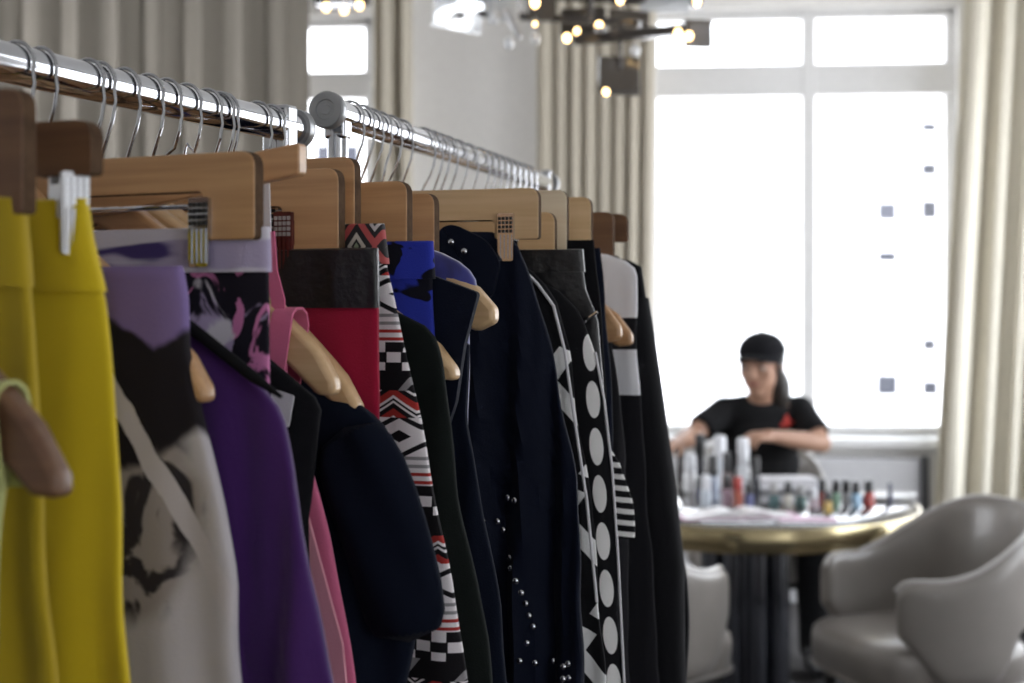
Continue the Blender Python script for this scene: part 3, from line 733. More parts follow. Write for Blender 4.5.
# ------------------------------------------------------------------ table
TY, TX, TR, TZ = 5.2, .852, .62, .75
BRASS = mat('polished brass', (.50, .42, .25), .2, 1.0)
t = thing('round_table', 'round table with mirror top, brass edge and steel pedestal', 'table', (TX, TY, 0))
bm = bmesh.new(); lathe(bm, [(.1, TZ-.018), (TR-.012, TZ-.018), (TR-.006, TZ-.014), (TR-.006, TZ-.003), (TR-.01, TZ), (.1, TZ)], 96); obj('tabletop', bm, mat('grey mirror glass', (.15, .15, .155), .08, .5), t)
bm = bmesh.new()
prof = [(TR-.03, TZ-.085), (TR, TZ-.085), (TR+.003, TZ-.08), (TR+.003, TZ-.006), (TR, TZ-.002), (TR-.006, TZ-.002), (TR-.006, TZ-.019), (TR-.03, TZ-.02)]
lathe(bm, prof, 96); obj('rim', bm, BRASS, t)
MIR = mat('dark mirror steel', (.20, .21, .24), .14, 1.0)
bm = bmesh.new()
for k in range(9):
    a = 2*PI*k/9; c = (.13*math.cos(a), .13*math.sin(a), 0); lathe(bm, [(.035, .04), (.035, TZ-.03)], 16, c)
lathe(bm, [(.12, .04), (.12, TZ-.03)], 32); obj('pedestal', bm, MIR, t)
bm = bmesh.new(); lathe(bm, [(.30, 0), (.30, .03), (.285, .042), (.1, .045)], 64); obj('base', bm, MIR, t)

# ------------------------------------------------------------------ tub chairs
LEA = mat('pale grey leather', lambda nt: mixc(nt, nz(nt, 14, 3), (.23, .208, .19), (.19, .172, .156)), .34, coat=.25, bump=(220, .25))
LEA_GLINT = mat('leather rim highlight', (.46, .44, .42), .3, coat=.3)
DKLEG = mat('dark lacquered wood', (.02, .018, .017), .35, coat=.3)
def sstep(a, b, x): x = max(0, min(1, (x-a)/(b-a))); return x*x*(3-2*x)
def make_chair(name, label, loc, rz):
    t = thing(name, label, 'chair', loc, rz, 'pale leather tub chairs round the table')
    # faces local -y ; shell is a U open to the front
    bm = bmesh.new(); n = 56; W, D = .285, .27; th = .045
    path = []
    for i in range(n+1):
        q = -1+2*i/n; a = q*math.radians(133)          # 0 = rear centre
        sx = math.sin(a); cy = math.cos(a)
        x = W*math.copysign(abs(sx)**.8, sx); y = D*cy if cy > 0 else D*cy*1.22
        path.append((q, x, y))
    rows = 10; rings = []
    for i, (q, x, y) in enumerate(path):
        a, b = path[max(0, i-1)], path[min(n, i+1)]; tg = Vector((b[1]-a[1], b[2]-a[2], 0)).normalized(); nrm = Vector((-tg.y, tg.x, 0))
        if nrm.dot(Vector((x, y, 0))) < 0: nrm = -nrm
        aq = abs(q)
        zt = .665+.185*(1-sstep(.12, .84, aq))
        end = sstep(.93, 1.0, aq); zt -= .03*end**2
        zb = .50; zb = zb+(.36-zb)*sstep(.38, .58, aq); zb = zb+(.50-zb)*sstep(.80, 1.0, aq)
        lean = .05*(1-sstep(.1, .8, aq))
        ring = []
        sec = []
        for k in range(rows+1): sec.append((1, k/rows))
        for k in range(rows+1): sec.append((-1, 1-k/rows))
        for sd, k in sec:
            z = zb+(zt-zb)*k; hh = th/2*(1 if 0 < k < 1 else .55)
            tt = 1+.1*math.sin(PI*k); off = nrm*(sd*hh*tt)+nrm*(lean*(z-.45)/.4 if z > .45 else 0)
            ring.append(bm.verts.new((x+off.x, y+off.y, z+(0 if 0 < k < 1 else (.004 if k == 1 else -.004)*0))))
        rings.append(ring)
    m_ = len(rings[0])
    for a, b in zip(rings, rings[1:]):
        for k in range(m_): bm.faces.new((a[k], a[(k+1) % m_], b[(k+1) % m_], b[k]))
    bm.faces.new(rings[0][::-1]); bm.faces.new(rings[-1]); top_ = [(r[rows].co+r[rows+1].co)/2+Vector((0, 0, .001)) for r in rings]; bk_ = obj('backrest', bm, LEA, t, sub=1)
    bm = bmesh.new(); tube(bm, top_, .0075, 8); obj('piping', bm, LEA_GLINT, bk_)  # lighter tube paints the window reflection along the top rim
    bm = bmesh.new()
    def sq(hw, z, r=.10, yo=0):
        pts = []
        for k in range(48):
            f = 2*PI*k/48; c, s_ = math.cos(f), math.sin(f)
            pts.append((hw*math.copysign(abs(c)**.5, c), hw*math.copysign(abs(s_)**.5, s_)+yo, z))
        return pts
    L = [sq(.20, .335, yo=-.03), sq(.262, .335, yo=-.03), sq(.272, .35, yo=-.03), sq(.275, .42, yo=-.03), sq(.27, .45, yo=-.03), sq(.25, .468, yo=-.03), sq(.18, .478, yo=-.03), sq(.08, .481, yo=-.03)]
    V = [[bm.verts.new(p) for p in r] for r in L]
    for a, b in zip(V, V[1:]):
        for k in range(48): bm.faces.new((a[k], a[(k+1) % 48], b[(k+1) % 48], b[k]))
    bm.faces.new(V[0][::-1]); bm.faces.new(V[-1]); s_ = obj('seat', bm, LEA, t)
    bm = bmesh.new(); ring = sq(.274, .345, yo=-.03); tube(bm, ring+[ring[0]], .006, 8, False); obj('piping', bm, LEA, s_)
    bm = bmesh.new(); box(bm, -.21, .21, -.24, .18, .295, .337); obj('apron', bm, DKLEG, t, bevel=.006)
    for x in (-.19, .19):
        for y in (-.22, .16):
            bm = bmesh.new(); sp = 1.12; tube(bm, [(x*sp, y*sp-.0, 0), (x, y, .30)], [.013, .021], 14); obj('leg', bm, DKLEG, t)
    return t
def copy_tree(o, label, loc, rz):
    r = o.copy(); COL.objects.link(r); r.location = loc; r.rotation_euler = (0, 0, rz); r['label'] = label
    for ch in o.children:
        c = ch.copy(); COL.objects.link(c); c.parent = r
        for g in ch.children: d = g.copy(); COL.objects.link(d); d.parent = c
    return r
def face(dx, dy): return math.atan2(dx, -dy)     # local -y turned towards (dx,dy)
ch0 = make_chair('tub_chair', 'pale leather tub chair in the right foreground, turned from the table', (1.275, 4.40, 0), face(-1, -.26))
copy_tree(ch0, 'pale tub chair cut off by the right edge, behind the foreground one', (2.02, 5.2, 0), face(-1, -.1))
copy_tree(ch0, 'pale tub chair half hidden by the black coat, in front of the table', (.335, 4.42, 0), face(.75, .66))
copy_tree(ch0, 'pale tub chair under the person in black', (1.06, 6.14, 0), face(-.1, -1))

# ------------------------------------------------------------------ the person
SKIN = mat('skin', lambda nt: mixc(nt, nz(nt, 30, 3), (.37, .215, .15), (.32, .18, .12)), .5, spec=.35)
TEE = cloth('black cotton jersey', (.012, .012, .013)); HAIR = mat('black hair', lambda nt: mixc(nt, nz(nt, 120, 2, 1, 1, .1), (.012, .01, .009), (.03, .024, .02)), .45)
CAPC = cloth('black cap twill', (.01, .01, .012))
person = thing('person', 'person in a black cap and black T-shirt seated behind the table, working with both hands', 'person', (1.06, 6.12, 0))
PL = Vector((1.06, 6.12, 0))
def p_(u, v, y): return P(u, v, y)-PL
shL, shR = p_(800, 409, 6.04), p_(724, 410, 6.04)          # image right, image left
elL, elR = p_(822, 444, 5.88), p_(692, 436, 5.90)
wrL, wrR = p_(772, 436, 5.74), p_(676, 444, 5.70)
neck, head = p_(761, 402, 6.03), p_(761, 366, 5.96)
hip = Vector((0, .02, .53))
hipL, hipR = hip+Vector((.10, 0, 0)), hip+Vector((-.10, 0, 0))
knL, knR = Vector((.15, -.42, .53)), Vector((-.16, -.42, .53)); ftL, ftR = Vector((.15, -.40, .09)), Vector((-.16, -.38, .09))
def hand(bm, wr, tip, palm_n, thumb_side, curl=.55, sc=1.0):
    d = (tip-wr).normalized(); n = (palm_n-d*palm_n.dot(d)).normalized(); sd = d.cross(n).normalized()
    M_ = Matrix((( *sd, 0), (*d, 0), (*n, 0), (0, 0, 0, 1))).transposed(); M_[3] = (0, 0, 0, 1)
    ellipsoid(bm, wr+d*.045*sc, (.037*sc, .05*sc, .017*sc), M_)
    tube(bm, [wr-d*.01, wr+d*.03*sc], [.024*sc, .027*sc], 12)
    for k, (o, L) in enumerate(((-.030, .062), (-.010, .074), (.010, .070), (.029, .056))):
        o *= thumb_side*1.0
        b = wr+d*(.082 if k in (1, 2) else .076)*sc+sd*o*sc; pts = [wr+d*.05*sc+sd*o*.8*sc, b]; a = 0; c = b
        for sgm in (.45, .31, .24):
            a += curl*(.7+.12*k); dd = d*math.cos(a)+n*math.sin(a); c = c+dd*L*sgm*sc; pts.append(c)
        capsule(bm, pts, [.0098*sc, .0095*sc, .0088*sc, .008*sc, .0068*sc], 10)
    b = wr+d*.022*sc-sd*.026*thumb_side*sc
    t1 = b+(d*.6-sd*thumb_side*.6+n*.35).normalized()*.036*sc; t2 = t1+(d*.9-sd*thumb_side*.05+n*.45).normalized()*.030*sc; t3 = t2+(d*.9+sd*thumb_side*.15+n*.5).normalized()*.022*sc
    capsule(bm, [b, t1, t2, t3], [.013*sc, .0115*sc, .0095*sc, .0075*sc], 10)
bm = bmesh.new()
# torso, neck
for z, rx, ry, y in ((.55, .155, .12, .02), (.66, .15, .11, .02), (.80, .16, .11, -.02), (.92, .165, .11, -.06)):
    ellipsoid(bm, (0, y, z), (rx, ry, .12))
ellipsoid(bm, (neck.x, neck.y+.02, .99), (.15, .085, .075))
tube(bm, [neck+Vector((0, .025, -.07)), neck+Vector((0, .0, .02)), head+Vector((0, .02, -.04))], [.066, .056, .056], 18)
capsule(bm, [neck+Vector((.03, .01, -.03)), shL], [.05, .05]); capsule(bm, [neck+Vector((-.03, .01, -.03)), shR], [.05, .05])
def arm(sh, el, wr):
    capsule(bm, [sh, sh.lerp(el, .5), el], [.052, .047, .038]); capsule(bm, [el, el.lerp(wr, .3), el.lerp(wr, .75), wr], [.038, .041, .031, .025])
arm(shL, elL, wrL); arm(shR, elR, wrR)
hand(bm, wrL, p_(752, 436, 5.69), Vector((-.2, .25, -.9)), 1, .6)
hand(bm, wrR, p_(664, 450, 5.62), Vector((.3, .0, -.95)), -1, .6)
for a, k, f in ((hipL, knL, ftL), (hipR, knR, ftR)):
    capsule(bm, [a, a.lerp(k, .5), k], [.088, .075, .058]); capsule(bm, [k, k.lerp(f, .3), f], [.056, .054, .036])
    ellipsoid(bm, f+Vector((0, -.08, -.045)), (.043, .12, .04))
# head (front -y locally), turned to the left of the picture and down
HM = Matrix.Translation(head) @ Matrix.Rotation(math.radians(-30), 4, 'Z') @ Matrix.Rotation(math.radians(5), 4, 'X') @ Matrix.Scale(1.1, 4)
hb = bmesh.new()
ellipsoid(hb, (0, .015, .035), (.077, .096, .088)); ellipsoid(hb, (0, -.022, -.03), (.064, .072, .082)); ellipsoid(hb, (0, -.052, -.085), (.034, .034, .028))
ellipsoid(hb, (0, -.062, .022), (.055, .03, .016))                               # brow
for sx in (-1, 1):
    ellipsoid(hb, (sx*.04, -.058, -.022), (.024, .024, .022))                     # cheek
    ellipsoid(hb, (sx*.077, .012, -.005), (.010, .02, .032), Matrix.Rotation(sx*.2, 4, 'Z'))   # ear
tube(hb, [(0, -.088, .016), (0, -.104, -.012), (0, -.113, -.026)], [.008, .011, .0125], 12); ellipsoid(hb, (0, -.108, -.029), (.0165, .014, .010))
ellipsoid(hb, (0, -.088, -.060), (.024, .010, .008))
bmesh.ops.transform(hb, matrix=HM, verts=hb.verts[:]); tmp = bpy.data.meshes.new('tmp'); hb.to_mesh(tmp); hb.free(); bm.from_mesh(tmp); bpy.data.meshes.remove(tmp)
remeshed('body', bm, SKIN, person, .006, 3)
def hpart(name, f, m, parent=person, **k):
    b = bmesh.new(); f(b); bmesh.ops.transform(b, matrix=HM, verts=b.verts[:]); return obj(name, b, m, parent, **k)
EYEW = mat('eye white', (.38, .35, .33), .4); IRIS = mat('dark iris', (.02, .012, .008), .2); LIP = mat('lips', (.36, .12, .10), .45)
for sx in (-1, 1):
    e_ = hpart('eye', lambda b: ellipsoid(b, (sx*.032, -.076, .002), (.0125, .0115, .0068), seg=14, rings=10), EYEW)
    hpart('iris', lambda b: ellipsoid(b, (sx*.032, -.0855, .001), (.0055, .003, .006), seg=12, rings=8), IRIS, e_)
    hpart('eyebrow', lambda b: tube(b, [(sx*.014, -.092, .022), (sx*.032, -.091, .027), (sx*.052, -.077, .021)], [.003, .0036, .002], 8), HAIR)
hpart('mouth', lambda b: tube(b, [(-.024, -.090, -.060), (-.01, -.0985, -.057), (0, -.0995, -.0585), (.01, -.0985, -.057), (.024, -.090, -.060)], [.002, .0048, .0045, .0048, .002], 8), LIP)
def hairf(b):
    ellipsoid(b, (0, .028, .03), (.083, .095, .09)); ellipsoid(b, (0, .06, -.045), (.066, .055, .075))
    ellipsoid(b, (.045, .07, -.10), (.045, .04, .085)); ellipsoid(b, (.055, .075, -.15), (.026, .03, .05))
    for sx in (-1, 1): ellipsoid(b, (sx*.073, .012, -.005), (.014, .028, .055))
    for v in b.verts:
        if v.co.y < -.02 and v.co.z < .05: v.co.y = -.02
hpart('hair', hairf, HAIR)
def capf(b):
    n = 28; rr = []
    for i in range(9):
        f = i/8*PI/2*.98; r, z = math.cos(f), math.sin(f)
        rr.append([b.verts.new((.091*r*math.cos(2*PI*k/n), .016+.106*r*math.sin(2*PI*k/n), .046+.085*z**.9)) for k in range(n)])
    for a, c in zip(rr, rr[1:]):
        for k in range(n): b.faces.new((a[k], a[(k+1) % n], c[(k+1) % n], c[k]))
    b.faces.new(rr[-1]); b.faces.new(rr[0][::-1])
cap = hpart('cap', capf, CAPC)
def brimf(b):
    up, dn = [], []
    for k in range(17):
        a = PI+k/16*PI; x = .086*math.cos(a); base = .012+.104*math.sin(a); tip = base-.050*math.sin(-a)**.8 if math.sin(-a) > 0 else base
        dz = -.030*abs(x/.086)**2
        up.append(((x, base+.01, .054+dz*.4), (x*.96, tip, .046+dz)))
    A = [[b.verts.new(p) for p in r] for r in up]; B = [[b.verts.new((p[0], p[1], p[2]-.004)) for p in r] for r in up]
    for i in range(16):
        b.faces.new((A[i][0], A[i][1], A[i+1][1], A[i+1][0])); b.faces.new((B[i][0], B[i+1][0], B[i+1][1], B[i][1])); b.faces.new((A[i][1], B[i][1], B[i+1][1], A[i+1][1]))
        b.faces.new((A[i][0], A[i+1][0], B[i+1][0], B[i][0]))
    bmesh.ops.remove_doubles(b, verts=b.verts[:], dist=.0001)
hpart('brim', brimf, CAPC, cap)
hpart('button', lambda b: ellipsoid(b, (0, .016, .132), (.008, .008, .004), seg=10, rings=6), CAPC, cap)
# t-shirt
bm = bmesh.new()
for z, rx, ry, y in ((.56, .172, .138, .02), (.66, .168, .128, .02), (.80, .178, .128, -.02), (.92, .182, .128, -.06)): ellipsoid(bm, (0, y, z), (rx, ry, .13))
ellipsoid(bm, (neck.x, neck.y+.02, 1.0), (.16, .102, .08)); ellipsoid(bm, (neck.x, neck.y+.035, 1.035), (.11, .078, .052))
capsule(bm, [neck+Vector((.058, .018, -.018)), shL], [.050, .054]); capsule(bm, [neck+Vector((-.058, .018, -.018)), shR], [.050, .054])
for sh, el in ((shL, elL), (shR, elR)): capsule(bm, [sh, sh.lerp(el, .45)], [.060, .060]); tube(bm, [sh.lerp(el, .4), sh.lerp(el, .74)], [.060, .064], 18)
tee = remeshed('t_shirt', bm, TEE, person, .010, 3)
bm = bmesh.new(); cc = neck+Vector((0, -.004, -.022))
ring = [cc+Vector((.072*math.cos(2*PI*k/24), .068*math.sin(2*PI*k/24), .018*math.sin(2*PI*k/24))) for k in range(25)]; tube(bm, ring, .007, 8, False); obj('neckband', bm, TEE, tee)
bv = BVHTree.FromPolygons([v.co for v in tee.data.vertices], [p.vertices[:] for p in tee.data.polygons])
bm = bmesh.new(); c0 = p_(790, 424, 5.9); vs = {}
def onchest(x, z):
    h = bv.ray_cast(Vector((x, -1, z)), Vector((0, 1, 0))); return (x, (h[0].y if h[0] else c0.y)-.002, z)
shape = [(-.035, -.012), (-.012, .012), (-.006, .032), (.006, .036), (.012, .014), (.030, .004), (.016, -.014), (-.012, -.018)]
prev = [bm.verts.new(onchest(c0.x+x, c0.z+z)) for x, z in shape]; ctr = bm.verts.new(onchest(c0.x, c0.z+.004))
for i in range(len(prev)): bm.faces.new((prev[i], prev[(i+1) % len(prev)], ctr))
em = obj('emblem', bm, mat('red print', (.45, .03, .02), .6), tee); em.modifiers.new('s', 'SOLIDIFY').thickness = .002
bm = bmesh.new()
for a, k, f in ((hipL, knL, ftL), (hipR, knR, ftR)): capsule(bm, [a, a.lerp(k, .5), k], [.105, .092, .073]); capsule(bm, [k, k.lerp(f, .3), f], [.071, .068, .055])
ellipsoid(bm, (0, .03, .55), (.175, .145, .12)); remeshed('trousers', bm, TEE, person, .012, 3)
for f in (ftL, ftR):
    bm = bmesh.new(); ellipsoid(bm, f+Vector((0, -.085, -.035)), (.052, .135, .05)); ellipsoid(bm, f+Vector((0, -.01, -.01)), (.048, .06, .06))
    for v in bm.verts: v.co.z = max(v.co.z, .004)
    obj('shoe', bm, BLACKP, person)

# ------------------------------------------------------------------ things on the table
def tp(u, v): y = F*(CAMH-TZ)/(v-HZ); return Vector(((u-512)*y/F, y, TZ+.0005))
BG = 'bottles on the round table'
def bottle(u, vb, hpx, wpx, bc, cc, label, capfrac=.45, name='nail_polish_bottle', square=False, glass=True):
    c = tp(u, vb); sc = c.y/F; h = hpx*sc; r = wpx*sc/2
    t = thing(name, label, 'bottle', c, 0, BG); hb_ = h*(1-capfrac)
    bm = bmesh.new(); seg = 4 if square else 20
    lathe(bm, [(r*.85, 0), (r, h*.02), (r, hb_*.80), (r*.9, hb_*.94), (r*.6, hb_*.985), (r*.6, hb_)], seg); key = 'polish %.2f %.2f %.2f' % bc
    obj('glass', bm, mat(key, bc, .12, coat=.6), t)
    bm = bmesh.new(); lathe(bm, [(r*.84, hb_-.0005), (r*.84, hb_+.002), (r*.78, h*.97), (r*.66, h)], 16); obj('cap', bm, mat('cap %.2f %.2f %.2f' % cc, cc, .3), t)
BK, WH, RD = (.012, .012, .014), (.75, .76, .80), (.42, .03, .02)
for a in (
  (774, 507, 24, 11, (.10, .20, .21), (.5, .5, .5), 'teal polish bottle with a grey cap, left end of the right hand row'),
  (788, 508, 26, 9, (.60, .58, .52), BK, 'cream polish bottle with a black cap, beside the teal one'),
  (801, 507, 22, 11, (.08, .17, .16), (.45, .45, .45), 'dark green polish bottle with a grey cap'),
  (814, 509, 20, 9, (.45, .35, .40), WH, 'dusty mauve polish bottle with a white cap'),
  (822, 507, 28, 10, (.22, .05, .04), BK, 'brownish red polish bottle with a tall black cap'),
  (828, 513, 22, 8, (.62, .42, .10), BK, 'amber yellow polish bottle standing out in front of the row'),
  (836, 507, 27, 9, (.20, .38, .26), BK, 'green polish bottle with a black cap'),
  (846, 507, 27, 9, (.45, .45, .48), BK, 'pale grey polish bottle with a black cap'),
  (856, 508, 27, 10, (.30, .48, .66), BK, 'light blue polish bottle with a black cap'),
  (869, 507, 27, 11, (.40, .05, .04), BK, 'red polish bottle with a black cap, right end of the row'),
  (890, 505, 22, 5, (.03, .04, .10), (.03, .04, .09), 'slim dark blue bottle standing alone at the right of the table'),
  (699, 498, 19, 9, (.05, .05, .09), BK, 'small black bottle at the left of the cluster'),
  (706, 507, 32, 11, (.60, .66, .74), WH, 'frosted white bottle in front of the tall black capped one'),
  (713, 501, 46, 12, (.35, .40, .50), BK, 'tall bottle with a broad black cap'),
  (727, 506, 32, 10, (.42, .27, .34), BK, 'mauve bottle with a black cap in the left cluster'),
  (727, 496, 44, 11, (.20, .06, .06), BK, 'dark red bottle with a black cap behind the mauve one'),
  (738, 507, 30, 10, (.45, .10, .06), RD, 'orange red bottle with a red cap'),
  (749, 507, 24, 9, (.14, .16, .36), BK, 'blue bottle with a black cap in the left cluster'),
  (756, 497, 40, 9, (.03, .03, .04), BK, 'black bottle beside the tall white one'),
  (743, 496, 58, 15, (.80, .82, .86), WH, 'tall white lotion bottle near the hands'),
  (720, 488, 52, 15, (.76, .80, .86), WH, 'white lotion bottle with a white cap left of the tall one'),
  (700, 486, 52, 13, (.04, .04, .05), BK, 'tall black bottle by the left hand'),
  (681, 484, 42, 9, (.06, .05, .05), BK, 'slim black bottle beside the long black coat'),
  (690, 492, 38, 14, (.74, .74, .76), WH, 'short white jar left of the cluster'),
): bottle(*a)
# open magazine on a pink cover
c = tp(738, 517); t = thing('magazine', 'open magazine with white pages and a pink cover at the front of the table', 'magazine', c, math.radians(6))
bm = bmesh.new(); box(bm, -.20, .21, -.06, .10, 0, .002); obj('cover', bm, mat('pink cover', (.62, .33, .50), .5), t)
for sx in (-1, 1):
    bm = bmesh.new(); n = 12; V = []
    for i in range(n+1):
        q = i/n; x = sx*(.003+.185*q); z = .003+.026*math.sin(PI*min(1, q*1.15)**.6)*(1-q*.75); V.append([bm.verts.new((x, y, zz)) for y in (-.052, .092) for zz in (.0022, z)])
    for a, b in zip(V, V[1:]):
        for i0, i1 in ((0, 1), (1, 3), (3, 2), (2, 0)): bm.faces.new((a[i0], a[i1], b[i1], b[i0]))
    bm.faces.new(V[0]); bm.faces.new(V[-1][::-1])
    obj('page', bm, mat('magazine paper', lambda nt: mixc(nt, nz(nt, 16, 2, 1, 1, 1).sm(.55, .62), (.74, .73, .74), (.60, .56, .58)), .45), t)
c = tp(806, 520); t = thing('paper_sheet', 'pink sheet of paper lying right of the magazine', 'paper', c, math.radians(-8))
bm = bmesh.new(); prism(bm, [(-.09, 0), (.10, 0), (.10, .0012), (.03, .0025), (-.09, .0012)], -.05, .06); o = obj('sheet', bm, mat('pink paper', (.55, .36, .47), .6), t)
c = tp(787, 489); t = thing('hand_towel', 'folded white towel on the table in front of the person', 'towel', c, math.radians(3))
for k in range(3):
    bm = bmesh.new(); z = k*.016
    prism(bm, rnd([(-.115+.004*k, z, .007), (.115-.003*k, z, .007), (.115-.003*k, z+.0155, .007), (-.115+.004*k, z+.0155, .007)]), -.055, .055); obj('fold', bm, WHITE, t, bevel=.005)

c = tp(886, 498); t = thing('placeholder', 'white rimmed oval tray at the right end of the table', 'placeholder', c, math.radians(10))  # white oval added in place of a pale chair rim
OVALM = mat('white enamel', (.78, .78, .78), .25, coat=.5)
bm = bmesh.new(); lathe(bm, [(.02, 0), (.078, 0), (.090, .012), (.092, .014), (.088, .014), (.076, .004), (.02, .003)], 40); obj('dish', bm, OVALM, t)
bm = bmesh.new(); ring = [(.0905*math.cos(2*PI*k/40), .0905*math.sin(2*PI*k/40), .0142) for k in range(41)]; tube(bm, ring, .0028, 8, False); obj('rim', bm, OVALM, t)
t.scale = (1.25, .9, 1)
# ------------------------------------------------------------------ chandelier
SMOKE = mat('smoked acrylic', (.10, .085, .07), .08, coat=.5, alpha=.86); SMOKEC = mat('clear acrylic', (.80, .84, .88), .05, coat=.5, alpha=.55)
GUN = mat('gunmetal', (.14, .13, .125), .22, .9); BULB = mat('warm bulb', (1, .8, .5), .3, emit=(1.0, .66, .28), estr=9.0)
CY = 4.6
t = thing('chandelier', 'sculptural chandelier of smoked plates, mirrored bars and small glowing bulbs', 'chandelier', P(590, -250, CY))
C0 = P(590, -250, CY)
def cp(u, v, dy=0): return P(u, v, CY+dy)-C0
top = HC-C0.z
bm = bmesh.new(); tube(bm, [(0, 0, top), cp(590, 22)], .012, 12); obj('stem', bm, GUN, t)
bm = bmesh.new(); lathe(bm, [(.07, top-.03), (.075, top-.025), (.075, top), (.02, top)], 28); obj('canopy', bm, GUN, t)
def bar(a, b, w, m, n='arm'):
    bm = bmesh.new(); a, b = Vector(a), Vector(b); d = (b-a).normalized(); s1, s2 = frame_of(d)
    vs = [bm.verts.new(p+s1*i*w+s2*j*w*.6) for p in (a, b) for i, j in ((-1, -1), (1, -1), (1, 1), (-1, 1))]
    for f in ((0, 1, 2, 3), (7, 6, 5, 4), (0, 4, 5, 1), (1, 5, 6, 2), (2, 6, 7, 3), (3, 7, 4, 0)): bm.faces.new([vs[i] for i in f])
    return obj(n, bm, m, t, bevel=.003)
bar(cp(575, 40), cp(688, 30, -.1), .026, GUN); bar(cp(478, 14, .1), cp(640, 24), .018, GUN); bar(cp(500, -8), cp(700, 4, .15), .02, GUN); bar(cp(600, 30, -.2), cp(600, 26, .3), .016, STEEL)
bar(cp(505, 10, -.1), cp(520, 38, -.1), .014, STEEL); bar(cp(620, 22, .1), cp(620, 70, .1), .012, GUN); bar(cp(440, -6, .1), cp(520, 6), .016, STEEL)
def plate(u0, v0, u1, v1, dy, yaw, m, th=.012, n='plate', tilt=0):
    c = (cp(u0, v0, dy)+cp(u1, v1, dy))/2; w = (u1-u0)*(CY+dy)/F/2; h = (v1-v0)*(CY+dy)/F/2
    bm = bmesh.new(); box(bm, -w, w, -th/2, th/2, -h, h); bmesh.ops.transform(bm, matrix=Matrix.Translation(c) @ Matrix.Rotation(yaw, 4, 'Z') @ Matrix.Rotation(tilt, 4, 'X'), verts=bm.verts[:]); return obj(n, bm, m, t, smooth=False, bevel=.002)
plate(684, 20, 712, 48, -.1, .15, SMOKE); plate(598, 57, 640, 92, .1, .2, SMOKE); plate(425, -12, 491, 30, .1, .80, mat('mirror plate', (.9, .92, .94), .12, 1.0), tilt=.11); plate(560, 8, 606, 34, .15, -.3, SMOKE)
plate(640, -6, 690, 12, .1, .1, SMOKEC); plate(528, -5, 556, 20, .0, .2, SMOKE); plate(486, -14, 520, 22, -.05, -.4, SMOKEC); plate(608, 10, 650, 40, .2, .3, SMOKE); plate(600, 90, 640, 95, .1, .2, GUN, .02, 'edge_bar')
BM_ = None; SK_ = None
for u, v, r in ((567, 38, .016), (577, 31, .012), (599, 26, .016), (606, 92, .013), (678, 33, .016), (689, 36, .016), (620, 0, .015), (535, 3, .018), (500, -6, .012), (697, 2, .014), (535, 24, .008)):  # rightmost one stands for a white window reflection
    c = cp(u, v, -.14)
    if BM_ is None:
        bm = bmesh.new(); ellipsoid(bm, (0, 0, 0), (.014, .014, .017), seg=14, rings=10); o = obj('bulb', bm, BULB, t); BM_ = o.data
        bm = bmesh.new(); tube(bm, [(0, .012, 0), (0, .10, .0)], .008, 10); k = obj('socket', bm, GUN, o); SK_ = k.data
    else:
        o = bpy.data.objects.new('bulb', BM_); COL.objects.link(o); o.parent = t; k = bpy.data.objects.new('socket', SK_); COL.objects.link(k); k.parent = o
    o.location = c; o.scale = (r/.014*.72,)*3
bm = bmesh.new()
for u, v in ((509, 43), (535, 38), (495, 18), (635, 50)):  # bright beads added to imitate window reflections on the glass
    b_ = bmesh.new(); ellipsoid(b_, (0, 0, 0), (.016, .016, .022), seg=14, rings=10); o = obj('window_glint', b_, mat('bright crystal', (.9, .93, .97), .04, coat=1.0, spec=1.0), t); o.location = cp(u, v, -.05)
    b_ = bmesh.new(); tube(b_, [(0, 0, .018), (0, 0, .07)], .002, 6); obj('wire', b_, STEEL, o)
bm.free()
# small pendant in front of the left window
c = P(340, 6, 5.6); t = thing('pendant_lamp', 'small dark pendant lamp with warm bulbs at the top of the left window', 'lamp', c)
bm = bmesh.new(); tube(bm, [(0, 0, .03), (0, 0, HC-c.z)], .006, 8); obj('cord', bm, GUN, t)
bm = bmesh.new(); prism(bm, rnd([(-.10, .0, .01), (.12, .01, .01), (.12, .05, .01), (-.10, .05, .01)]), -.05, .05); obj('shade', bm, GUN, t, bevel=.004)
for x, z in ((-.05, -.012), (.02, -.022), (.08, -.004)):
    bm = bmesh.new(); ellipsoid(bm, (x, -.03, z), (.013, .013, .017), seg=12, rings=8); obj('bulb', bm, BULB, t)

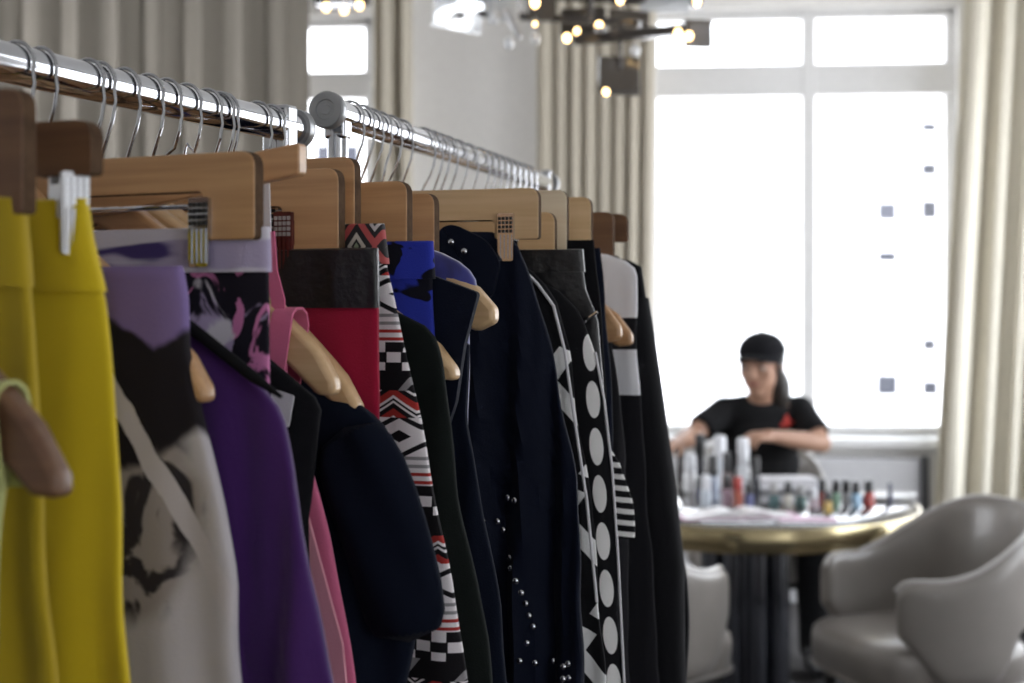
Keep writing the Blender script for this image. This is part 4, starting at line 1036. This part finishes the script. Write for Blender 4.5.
# ------------------------------------------------------------------ light
W = bpy.data.worlds.new('World'); S.world = W; W.use_nodes = True
wn = W.node_tree; bg = wn.nodes['Background']
tc = wn.nodes.new('ShaderNodeTexCoord'); sp = wn.nodes.new('ShaderNodeSeparateXYZ'); wn.links.new(tc.outputs['Generated'], sp.inputs[0])
mr = wn.nodes.new('ShaderNodeMapRange'); mr.inputs['From Min'].default_value = -.1; mr.inputs['From Max'].default_value = .6; wn.links.new(sp.outputs[2], mr.inputs[0])
cr = wn.nodes.new('ShaderNodeMix'); cr.data_type = 'RGBA'; cr.inputs[6].default_value = (.96, .97, 1, 1); cr.inputs[7].default_value = (.86, .92, 1, 1)
wn.links.new(mr.outputs[0], cr.inputs[0]); wn.links.new(cr.outputs[2], bg.inputs[0]); bg.inputs[1].default_value = 7.0
def portal(q, y, z, sx, sy, rot):
    l = bpy.data.lights.new('daylight_portal', 'AREA'); l.shape = 'RECTANGLE'; l.size = sx; l.size_y = sy; l.cycles.is_portal = True
    o = bpy.data.objects.new('daylight_portal', l); COL.objects.link(o)
    o.matrix_world = Matrix.Translation(O) @ Matrix.Rotation(-PHI, 4, 'Z') @ Matrix.Translation((q, y, z)) @ rot
portal((w1l+w1r)/2, TH+.02, (sill+wtop)/2, w1r-w1l, wtop-sill, Matrix.Rotation(-PI/2, 4, 'X'))
portal((w2l+w2r)/2, TH+.02, (.9+wtop)/2, w2r-w2l, wtop-.9, Matrix.Rotation(-PI/2, 4, 'X'))
for a, b in RO: portal(XR+.22, (a+b)/2, 1.72, 2.45, b-a, Matrix.Rotation(PI/2, 4, 'Y'))
for a, b in LO: portal(XL-.22, (a+b)/2, 1.72, 2.45, b-a, Matrix.Rotation(-PI/2, 4, 'Y'))
#portal((XL+XR)/2, -9.42, HC/2, XR-XL, HC, Matrix.Rotation(PI/2, 4, 'X'))

# ------------------------------------------------------------------ camera
cd = bpy.data.cameras.new('Camera'); cam = bpy.data.objects.new('Camera', cd); COL.objects.link(cam)
cam.location = (0, 0, CAMH); cam.rotation_euler = (PI/2, 0, 0); cd.lens = 50; cd.sensor_width = 36; cd.shift_y = -(341.5-HZ)/1024
cd.dof.use_dof = True; cd.dof.focus_distance = 1.42; cd.dof.aperture_fstop = 5.0; cd.clip_start = .05
S.camera = cam
vs = S.view_settings; vs.view_transform = 'Standard'; vs.look = 'None'; vs.gamma = 1; vs.use_curve_mapping = False; vs.exposure = 0.0
